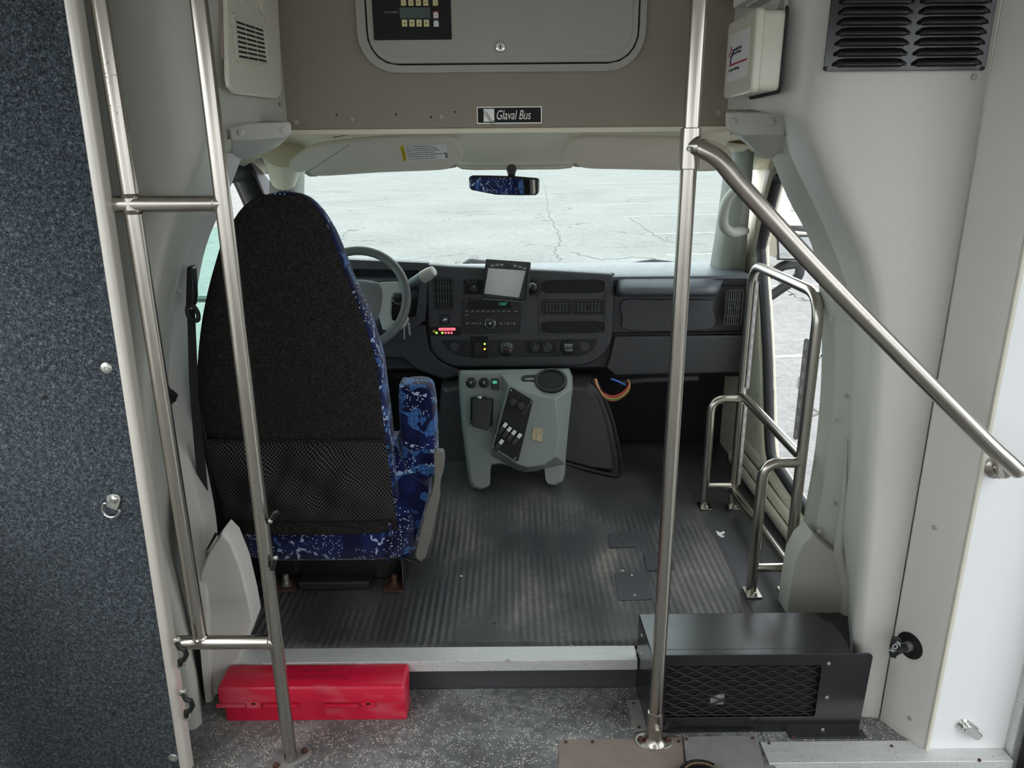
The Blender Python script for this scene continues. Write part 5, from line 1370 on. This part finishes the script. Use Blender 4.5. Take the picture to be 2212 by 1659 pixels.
text('AVERTISSEMENT', Pr, w * .045, h * .5, h * .11, MT['ink'], lb, rot=math.pi / 2)
LT = ['DEATH or SERIOUS INJURY can occur.', 'Never put a rear-facing child seat in the front.', 'The BACK SEAT is the safest place for children.', 'Always use seat belts and child restraints.', 'PEUVENT CAUSER LA MORT ou BLESSURES GRAVES', 'Le SIEGE ARRIERE est la place la plus sure.', 'Toujours utiliser les ceintures de securite.']
for i, s in enumerate(LT): text(s, Pr, w * .11, h * (.92 - i * .135), h * .095, MT['ink'], lb, al='LEFT', sx=.92)
m = MB()
for i in range(9): m.fbox(Pr, w * .93, w * .985, h * (.08 + i * .04), h * (.1 + i * .04), .0006, .001)
m.build('bar_marks', MT['ink'], lb)
m = MB(); m.tube([P.P(664, 372, .001), P.P(755, 313, .001)], .001, 5); m.build('crease', MT['lightgrey'], vp)
visor('right sun visor, plain beige, partly behind the stanchion pole', [(1219, 337), (1228, 315), (1252, 302), (1292, 299), (1380, 300), (1480, 303), (1545, 312), (1580, 335), (1575, 358), (1540, 372), (1440, 370), (1350, 368), (1262, 365), (1243, 353), (1226, 350)], 2.36, 2.47,
      [[(1238, 352), (1255, 358), (1255, 364), (1240, 363)]])
# red-edged sticker on the headliner
m = MB(); PT_ = PF((0, 2.10, 1.452), (1, 0, 0), (0, 1, -.05))
a = at(722, 283, Y=2.12); m = MB()
m.tube([at(716, 284, Y=2.09), at(722, 297, Y=2.16), at(752, 291, Y=2.16), at(775, 282, Y=2.09)], .0015, 6)
o = m.build('ceiling_sticker', MT['redink'], None); tag(o, 'red edged sticker on the headliner above the left sun visor', 'sticker')

MX = at(1087, 401, Y=2.50)
t = thing('rear_view_mirror', 'wide rear view mirror hanging from the windscreen centre', 'mirror', MX)
yaw = R(-20); PMi = PF(MX, (math.cos(yaw), math.sin(yaw), 0), (0, -.10, 1))
PMi = PMi.rot(0, 0, R(-1.5))
mo = PMi.poly([(1012, 384), (1016, 380), (1060, 380.5), (1110, 382), (1158, 386), (1162, 390), (1161, 417), (1157, 422), (1120, 422.5), (1070, 421), (1018, 411), (1013, 406)])
m = MB(); m.prism(PMi, mo, -.022, 0); m.build('housing', MT['black'], t, bevel=.004, seg=3)
cu = sum(p[0] for p in mo) / len(mo); cv = sum(p[1] for p in mo) / len(mo)
m = MB(); m.prism(PMi, [(cu + (u - cu) * .965, cv + (v - cv) * .86) for u, v in mo], -.001, .0008); m.build('glass', MT['mirror'], t)
m = MB(); m.tube([PMi.P(1105, 384, -.015), at(1105, 374, Y=2.55), at(1105, 366, Y=2.60)], [.012, .014, .018], 12); m.build('stalk', MT['black'], t)

# ================================================================ BULKHEAD FITTINGS
t = thing('overhead_cabinet', 'wide grey overhead cabinet door with rounded corners in the bulkhead above the windscreen', 'cabinet', PB.P(1085, 60))
def pxr(P, x0, x1, ybot, d, ztop=.65, r=.07):
    a, b = P.px(x0, ybot, d), P.px(x1, ybot - 3, d); z = (a[1] + b[1]) / 2
    return rrect(a[0], b[0], z, 1.99, r, 8)
fo_, fi = pxr(PB, 777, 1392, 157, .012, r=.088), pxr(PB, 795, 1379, 141, .012, r=.072)
m = MB(); m.ring(PB, fo_, fi, .0, .012, 96); m.build('frame', MT['lightgrey'], t, bevel=.003)
m = MB(); m.prism(PB, [(u, v) for u, v in fi], .0, .002); m.build('gasket', MT['pit'], t)
do = pxr(PB, 798, 1376, 137, .012, r=.068)
m = MB(); m.prism(PB, do, .002, .012); dr = m.build('door', MT['lightgrey'], t, bevel=.003)
di = pxr(PB, 812, 1364, 123, .012, r=.055)
m = MB(); m.prism(PB, di, .012, .0135); m.build('door_panel', MT['lightgrey'], dr, bevel=.001)
m = MB(); c = PB.P(1081, 101, .0135); m.lathe(c, PB.n, [(.0135, 0), (.0135, .002), (.011, .005), (.0075, .0055), (.007, .0035), (0, .0035)], 24); lk = m.build('lock', MT['chrome'], t)
m = MB(); m.fbox(PF(c, (1, 0, 0), (0, 0, 1)), -.0012, .0012, -.004, .004, .0034, .004); m.build('keyhole', MT['pit'], lk)
# sign controller
t = thing('sign_controller', 'black sign control panel with cream keys and small display on the overhead cabinet', 'control panel', PB.P(890, 85, .014))
a, b = PB.px(808, 86, .016), PB.px(976, 86, .016)
Pc = PB.off(.0135)
m = MB(); m.prism(Pc, rrect(a[0], b[0], (a[1] + b[1]) / 2, 1.93, .003), 0, .003); m.build('face_plate', MT['pit'], t, bevel=.001)
Pk = Pc.off(.003)
a, b = Pk.px(864, 40, 0), Pk.px(929, 16, 0); m = MB(); m.fbox(Pk, a[0], b[0], a[1], b[1], 0, .001); dsp = m.build('display', MT['lcd'], t)
def key(x, y, w, h, material, legend, lm='ink', edge='keyyellow', sz=.0065):
    u, v = Pk.px(x, y); o = MB().fbox(Pk, u - w / 2, u + w / 2, v - h / 2, v + h / 2, 0, .001).build('key', MT[edge], t)
    m = MB(); m.prism(Pk, [(u - w * .46, v - h * .46), (u + w * .46, v - h * .46), (u + w * .46, v + h * .05)] + [(u + w * .46 * math.cos(R(q)), v + h * .05 + h * .33 * math.sin(R(q))) for q in range(15, 180, 15)] + [(u - w * .46, v + h * .05)], .001, .0014); m.build('key_cap', MT[material], o)
    if isinstance(legend, str): text(legend, Pk, u, v - h * .08, sz, MT[lm], o, d=.0016)
    else: MB().prism(Pk, [(u + p * w, v + q * h) for p, q in legend], .0014, .0018).build('key_symbol', MT['brown'], o)
for x, s in ((871.7, 'F1'), (887.6, 'F2'), (903.8, 'F3'), (919.6, 'F4')): key(x, 5, .0125, .015, 'keycap', s)
key(940.5, 5, .0125, .015, 'keycap', 'G')
for x, g in ((874, [(.2, .2), (.2, -.25), (-.2, -.02)]), (890, [(-.22, .15), (.22, .15), (0, -.22)]), (905.5, [(-.22, -.2), (.22, -.2), (0, .15)]), (921.4, [(-.2, .2), (-.2, -.25), (.2, -.02)])): key(x, 50, .0125, .015, 'keycap', g, edge='keycap')
key(941.5, 32, .0125, .0155, 'paper', 'X', edge='redink'); key(942.2, 50.5, .0125, .0155, 'paper', '/', edge='lcd')
u, v = Pk.px(830, 27.2); text('TRAN', Pk, u, v, .0068, MT['greyplate'], t, al='LEFT', sx=1.0)
u, v = Pk.px(846.5, 27); text('SIGN', Pk, u, v, .0068, MT['lightgrey'], t, al='LEFT', sx=1.0)
for x, y in ((824, 82), (961, 81)): screw(t, Pk.P(x, y), Pk.n, MT['gasket'], .004)
# name plate
t = thing('name_plate', 'black and silver name plate on the bulkhead below the overhead cabinet', 'sign', PB.P(1100, 268))
a, b = PB.px(1030, 269, .003), PB.px(1171, 229, .003); z0, z1 = a[1] + .001, b[1]
m = MB(); m.prism(PB, rrect(a[0], b[0], z0, z1, .002), 0, .0025); m.build('rim', MT['zinc'], t, bevel=.0006)
m = MB(); m.prism(PB, rrect(a[0] + .003, b[0] - .003, z0 + .003, z1 - .003, .0015), .002, .0031); np_ = m.build('plate', MT['pit'], t)
Pn = PB.off(.0031)
la, lb_ = Pn.px(1045, 263), Pn.px(1067.5, 235)
m = MB(); m.fbox(Pn, la[0], lb_[0], la[1], lb_[1], 0, .0004); lg = m.build('logo_square', MT['zinc'], np_)
w, h = lb_[0] - la[0], lb_[1] - la[1]
for k in range(3):
    m = MB(); pts = [(la[0] + w * (s), la[1] + h * (.46 + .40 * math.cos(math.pi * min(1, max(0, s * 1.05))) - .15 * k)) for s in [i / 14 for i in range(15)]]
    m.tube([Pn.pt(u, v, .0004) for u, v in pts], .0006, 5); m.build('logo_curve', MT['pit'], lg)
u, v = Pn.px(1071, 249.5); text('Glaval Bus', Pn, u, v, .031, MT['zinc'], np_, al='LEFT', sx=.66, shear=.25)

# left access panel with a speaker grille
pA, pB_ = at(486, 190, Y=1.635), at(600, 190, Y=1.945)
PS_ = PF(pA, V((pB_.x - pA.x, pB_.y - pA.y, 0)), (0, 0, 1)).off(.020)
t = thing('side_access_panel', 'off-white hinged side panel with a slotted grille at the top left of the bulkhead', 'access panel', PS_.P(545, 205))
m = MB(); m.prism(PS_, [tuple(p) for p in PS_.poly([(478, -60), (483, 165), (486, 188), (498, 203), (588, 214), (598, 207), (600, 190), (590, -60)])], 0, .010); ap = m.build('panel', MT['offwhite'], t, bevel=.004, seg=3)
Pg = PS_.off(.010)
m = MB(); gq = Pg.poly([(497, 30), (505, 28), (560, 50), (570, 58), (580, 138), (574, 142), (515, 136), (508, 128)])
cu = sum(p[0] for p in gq) / len(gq); cv = sum(p[1] for p in gq) / len(gq)
m.ring(Pg, gq, [(cu + (u - cu) * .9, cv + (v - cv) * .9) for u, v in gq], 0, .004, 48); gr = m.build('grille_frame', MT['offwhite'], t, bevel=.001)
m = MB()
for i in range(8):
    for k in range(3):
        s0, s1 = i / 8 + .02, i / 8 + .075; f0, f1 = (0, .34, .70)[k] + .02, (.34, .70, 1)[k] - .02
        def gp(f, s):
            a = V((510, 43)).lerp(V((569, 63)), f); b = V((517, 128)).lerp(V((577, 138)), f); q = a.lerp(b, s); return Pg.px(q.x, q.y, .001)
        m.prism(Pg, [gp(f0, s0), gp(f1, s0), gp(f1, s1), gp(f0, s1)], .0, .0012)
m.build('slots', MT['gasket'], gr)
m = MB(); m.prism(Pg, cr(Pg.poly([(557, -20), (573, -20), (575, 20), (570, 32), (564, 30), (559, 15)]), 3, True), 0, .006); m.build('turn_latch', MT['offwhite'], t, bevel=.002)
m = MB(); m.tube([PS_.P(474, -40, .010), PS_.P(481, 128, .010)], .0035, 8); m.build('piano_hinge', MT['brown'], t)
screw(t, PS_.P(607, 225, -.002), PS_.n, MT['lightgrey'], .004)

# ================================================================ FIRST AID BOX AND LOUVRE ON THE RIGHT
f0, f1 = at(1628, 110, Y=1.60), at(1568, 130, Y=1.80)
PFa = PF(f1, V((f0.x - f1.x, f0.y - f1.y, 0)), (0, 0, 1))
t = thing('first_aid_box', 'cream plastic first aid box with a white printed label on the right side wall', 'first aid box', PFa.P(1600, 200))
Lx = PFa.px(1573, 53)[0], PFa.px(1628, 110)[0]; zt1 = (PFa.px(1633, 14)[1] + PFa.px(1573, 53)[1]) / 2; zb1 = (PFa.px(1622, 201)[1] + PFa.px(1563, 212)[1]) / 2
m = MB(); m.prism(PFa, rrect(Lx[0], Lx[1], zb1, zt1, .012), -.018, 0); ld = m.build('lid', MT['offwhite'], t, bevel=.006, seg=3)
m = MB(); m.prism(PFa, rrect(Lx[0] + .004, Lx[1] - .004, zb1 + .004, zt1 - .004, .012), -.060, -.016); m.build('body', MT['offwhite'], t, bevel=.004, seg=3)
m = MB(); m.prism(PFa, rrect(Lx[0] - .002, Lx[1] + .0, zb1 - .002, zt1 + .004, .014), -.063, -.059); m.build('back_or_shadow_plate', MT['gasket'], t)  # black sheet standing in for the shadow edge behind the box
m = MB(); m.prism(PFa, [(Lx[1] - .06, zt1 - .01), (Lx[1] - .01, zt1 - .01), (Lx[1] - .012, zt1 + .05), (Lx[1] - .03, zt1 + .03)], -.064, -.056); m.build('hanger', MT['lightgrey'], t, bevel=.001)
lq = [(1577, 78), (1621, 57), (1611, 164), (1570, 179)]; lu = PFa.poly(lq, .0008)
x0, x1, z0, z1 = min(p[0] for p in lu), max(p[0] for p in lu), min(p[1] for p in lu), max(p[1] for p in lu)
x0, x1 = (lu[0][0] + lu[3][0]) / 2, (lu[1][0] + lu[2][0]) / 2; z0, z1 = (lu[2][1] + lu[3][1]) / 2, (lu[0][1] + lu[1][1]) / 2
m = MB(); m.fbox(PFa, x0, x1, z0, z1, 0, .0006); pl = m.build('printed_label', MT['paper'], ld)
w, h = x1 - x0, z1 - z0; Pl = PFa.off(.0006)
m = MB(); m.prism(Pl, [(x0 + w * p, z0 + h * q) for p, q in ((.09, .76), (.15, .76), (.15, .66), (.07, .58), (.02, .53), (.02, .60), (.09, .66))], 0, .0005); m.build('red_cross_arm', MT['redink'], pl)
m = MB(); m.prism(Pl, [(x0 + w * p, z0 + h * q) for p, q in ((.10, .38), (.16, .38), (.16, .50), (.26, .56), (.26, .66), (.20, .64), (.10, .52))], 0, .0005); m.build('blue_cross_arm', MT['blueink'], pl)
text('American Safety & First Aid', Pl, x0 + w * .22, z0 + h * .66, h * .10, MT['ink'], pl, al='LEFT', sx=.62)
text('BRINGING SAFETY TO THE WORKPLACE', Pl, x0 + w * .24, z0 + h * .575, h * .066, MT['ink'], pl, al='LEFT', sx=.54)
m = MB(); m.fbox(Pl, x0 + w * .07, x0 + w * .97, z0 + h * .335, z0 + h * .375, 0, .0005); m.build('red_rule', MT['redink'], pl)
text('Kits  -  Supplies  •  CPR & OSHA Training', Pl, x0 + w * .08, z0 + h * .24, h * .085, MT['ink'], pl, al='LEFT', sx=.58)
# small white fitting above it
pq = PFa.px(1578, 0), PFa.px(1612, -6)
m = MB(); m.prism(PFa, rrect(PFa.px(1577, 8)[0] - .02, PFa.px(1610, 2)[0], PFa.px(1590, 6)[1], PFa.px(1590, 6)[1] + .10, .004), -.07, -.012); m.prism(PFa, rrect(PFa.px(1577, 8)[0] + .01, PFa.px(1610, 2)[0] + .012, PFa.px(1590, 8)[1] - .002, PFa.px(1590, 6)[1] + .10, .004), -.07, -.03)
o = m.build('junction_box', MT['paper'], None, bevel=.003); tag(o, 'white box just above the first aid box at the top edge of the photo', 'box')
# black louvred vent
PLo = front(1.560)
t = thing('louvre_panel', 'black louvred vent panel on the pale right wall', 'vent', PLo.P(1950, 152))
a, b = PLo.px(1779, 154, .004), PLo.px(2129, 151, .004)
m = MB(); m.prism(PLo, rrect(a[0], b[0], (a[1] + b[1]) / 2, a[1] + .32, .006), 0, .004); bk_ = m.build('back_or_shadow_plate', MT['bpaint'], t, bevel=.001)
z00 = (a[1] + b[1]) / 2
ua = PLo.px(1795, 146)[0], PLo.px(1954, 146)[0]; ub = PLo.px(1965, 146)[0], PLo.px(2116, 146)[0]
pitch = .0182
for (u0, u1) in (ua, ub):
    for i in range(10):
        z = z00 + .009 + i * pitch; m = MB(); rg = []
        for j in range(13):
            s = j / 12; uu = u0 + (u1 - u0) * s; k = min(1, min(s, 1 - s) * 9) ** .6
            rg.append([PLo.pt(uu, z + .0135 * (1 - q / 6) * (.35 + .65 * k) , .004 + .012 * k * math.sin(math.pi / 2 * q / 6)) for q in range(7)])
        m.grid(rg); m.build('louvre', MT['bpaint'], t, ang=70, solid=.001)
        MB().fbox(PLo, u0 + .01, u1 - .01, z - .0025, z + .0015, .004, .0046).build('louvre_gap', MT['pit'], bk_)
for x in (1783, 2122): screw(t, PLo.P(x, 148, .004), PLo.n, MT['black'], .004)

# release knob on the post, chrome latch on the white panel
t = thing('release_handle', 'black release handle with white markings on a round plate, on the right post', 'handle', PQ.P(1966, 1395))
PQ = PF((.937, 1.563, 0), (.048, -.097, 0), (0, 0, 1))
c = PQ.P(1966, 1394)
m = MB(); m.lathe(c, PQ.n, [(.033, -.001), (.033, .003), (.012, .004), (0, .004)], 28); rp = m.build('round_plate', MT['black'], t)
for q in (30, 150, 270): screw(rp, c + PQ.ux * .026 * math.cos(R(q)) + PQ.uy * .026 * math.sin(R(q)) + PQ.n * .003, PQ.n, MT['gasket'], .003)
d = at(1938, 1398, Y=(c + PQ.n * .06).y) - c; d = PQ.n * .052
m = MB(); m.tube([c, c + d * .35], .012, 14); m.build('collar', MT['zinc'], t); m = MB(); m.tube([c + d * .3, c + d], .009, 14); m.build('shaft', MT['black'], t)
hc = c + d
PHn = PF(hc, (.97, -.22, 0), (.30, 0, 1)); hq = PHn.poly([(1928, 1376), (1945, 1378), (1948, 1390), (1934, 1420), (1921, 1417), (1922, 1395)])
m = MB(); m.prism(PHn, hq, -.006, .006); hn = m.build('tag_handle', MT['black'], t, bevel=.002)
u, v = PHn.px(1934, 1397, .006); text('I(O)I', PHn, u, v, .016, MT['whiteink'], hn, d=.0065, rot=R(62))
t = thing('door_latch', 'small oblong chrome latch low on the white entrance panel', 'latch', at(2090, 1580, Y=1.455))
PWp = front(1.455); u, v = PWp.px(2089, 1570); Pz = PWp.rot(u, v, R(-38))
m = MB(); m.prism(Pz, rrect(-.030, .030, -.0155, .0155, .013), 0, .004); m.build('base', MT['chrome'], t, bevel=.001)
m = MB(); m.prism(Pz, rrect(-.020, .034, -.011, .011, .010), .004, .018); m.build('thumb_turn', MT['chrome'], t, bevel=.003, seg=3)
screw(t, Pz.pt(-.022, .004, .004), Pz.n, MT['zinc'], .003)

# A-pillar grab handle
PGh = front(2.80)
t = thing('pillar_grab_handle', 'curved grey grab handle on the right windscreen pillar', 'grab handle', PGh.P(1580, 500))
pts = [PGh.P(x, y, d) for x, y, d in cr([(1600, 410, -.03), (1584, 416, .015), (1569, 438, .03), (1562, 470, .035), (1565, 490, .03), (1580, 502, .012), (1600, 500, -.05), (1608, 499, -.10)], 5)]
MB().tube(pts, .019, 12).build('grip', MT['handleg'], t)
for x, y in ((1596, 416),): MB().lathe(PGh.P(x, y, -.04), (0, -1, 0), [(.022, 0), (.022, .008), (.016, .016), (0, .018)], 16).build('mount', MT['handleg'], t)

# ================================================================ OUTSIDE
t = thing('exterior_mirror', 'square exterior door mirror on a looped arm outside the right cab window', 'mirror', at(1700, 580, Y=2.9))
YM = 3.05; PXm = front(YM)
m = MB(); m.prism(PXm, PXm.poly(cr([(1678, 512), (1684, 506), (1730, 504), (1768, 508), (1774, 515), (1770, 556), (1762, 564), (1725, 565), (1686, 561), (1679, 550)], 3, True)), -.10, 0); m.build('housing', MT['lightgrey'], t, bevel=.012, seg=3)
m = MB(); m.ring(PXm, PXm.poly([(1678, 508), (1772, 508), (1770, 564), (1680, 562)], .003), PXm.poly([(1682, 512), (1768, 512), (1766, 560), (1684, 558)], .003), -.01, .003); m.build('bezel', MT['gasket'], t)
m = MB(); m.prism(PXm, PXm.poly([(1682, 512), (1768, 512), (1766, 560), (1684, 558)], .002), -.004, .002); m.build('glass', MT['mirror'], t)
m = MB(); m.tube([PXm.P(x, y, -.05) for x, y in cr([(1648, 600), (1668, 590), (1690, 575), (1712, 571), (1726, 568), (1727, 590), (1716, 605), (1690, 622), (1664, 640)], 4)], .020, 10); m.build('looped_arm', MT['gasket'], t)
for x0, x1, y, lab in ((1000, 1052, 569, 'left windscreen wiper arm parked at the base of the glass'), (1350, 1490, 570, 'right windscreen wiper arm parked at the base of the glass')):
    m = MB(); m.tube([at(x0, y + 2, Y=3.50), at((x0 + x1) / 2 - 10, y - 5, Y=3.50), at((x0 + x1) / 2 + 25, y - 1, Y=3.50), at(x1, y + 5, Y=3.46)], [.006, .012, .012, .006], 8)
    o = m.build('wiper_arm', MT['gasket'], None); tag(o, lab, 'wiper', 'windscreen wipers')
m = MB(); rows = []
for i in range(7):
    s = i / 6; rows.append([V((-1 + 2 * j / 12, 3.36 + 1.0 * s, .87 - .10 * s - .05 * s * s - .08 * (abs(-1 + j / 6)) ** 3)) for j in range(13)])
m.grid(rows); o = m.build('bonnet', MT['white'], None, solid=.01, ang=80); tag(o, 'white bonnet of the bus just beyond the windscreen base', 'bonnet')
# parked van
vx, vy = 6.9, 19.0
t = thing('parked_van', 'white van parked across the car park, seen through the right cab window', 'van', (vx + 1, vy, GZ))
Pv = PF((vx, 0, GZ), (0, 1, 0), (0, 0, 1))
prof = [(vy, .35), (vy - .05, .75), (vy + .1, 1.05), (vy + .9, 1.2), (vy + 1.6, 1.95), (vy + 1.9, 2.1), (vy + 5.4, 2.1), (vy + 5.5, .4)]
m = MB(); m.prism(Pv, prof, 0, 2.0); m.build('body', MT['white'], t, bevel=.06, seg=3)
m = MB(); w0_, w1_ = V((0, vy + .96, 1.24)), V((0, vy + 1.56, 1.90))
m.add([(vx + .15, w0_.y - .02, GZ + w0_.z + .02), (vx + 1.85, w0_.y - .02, GZ + w0_.z + .02), (vx + 1.75, w1_.y - .02, GZ + w1_.z + .02), (vx + .25, w1_.y - .02, GZ + w1_.z + .02)], [(0, 1, 2, 3)]); m.build('windscreen', MT['gasket'], t, solid=.02)
m = MB(); m.prism(Pv, [(vy + 1.3, 1.25), (vy + 1.85, 1.85), (vy + 2.6, 1.85), (vy + 2.6, 1.25)], -.01, .0); m.build('side_window', MT['gasket'], t)
for y in (vy + .9, vy + 4.4):
    for x in (vx - .01, vx + 1.8): MB().lathe((x, y, GZ + .34), (1, 0, 0), [(.34, 0), (.34, .2), (.2, .21), (0, .21)], 24).build('wheel', MT['gasket'], t)
for x in (vx + .1, vx + 1.6): MB().box(x, x + .3, vy - .08, vy, GZ + .72, GZ + .9).build('headlamp', MT['lightgrey'], t, bevel=.02)
MB().box(vx - .25, vx - .03, vy + 1.4, vy + 1.5, GZ + 1.3, GZ + 1.6).build('door_mirror', MT['gasket'], t, bevel=.02)
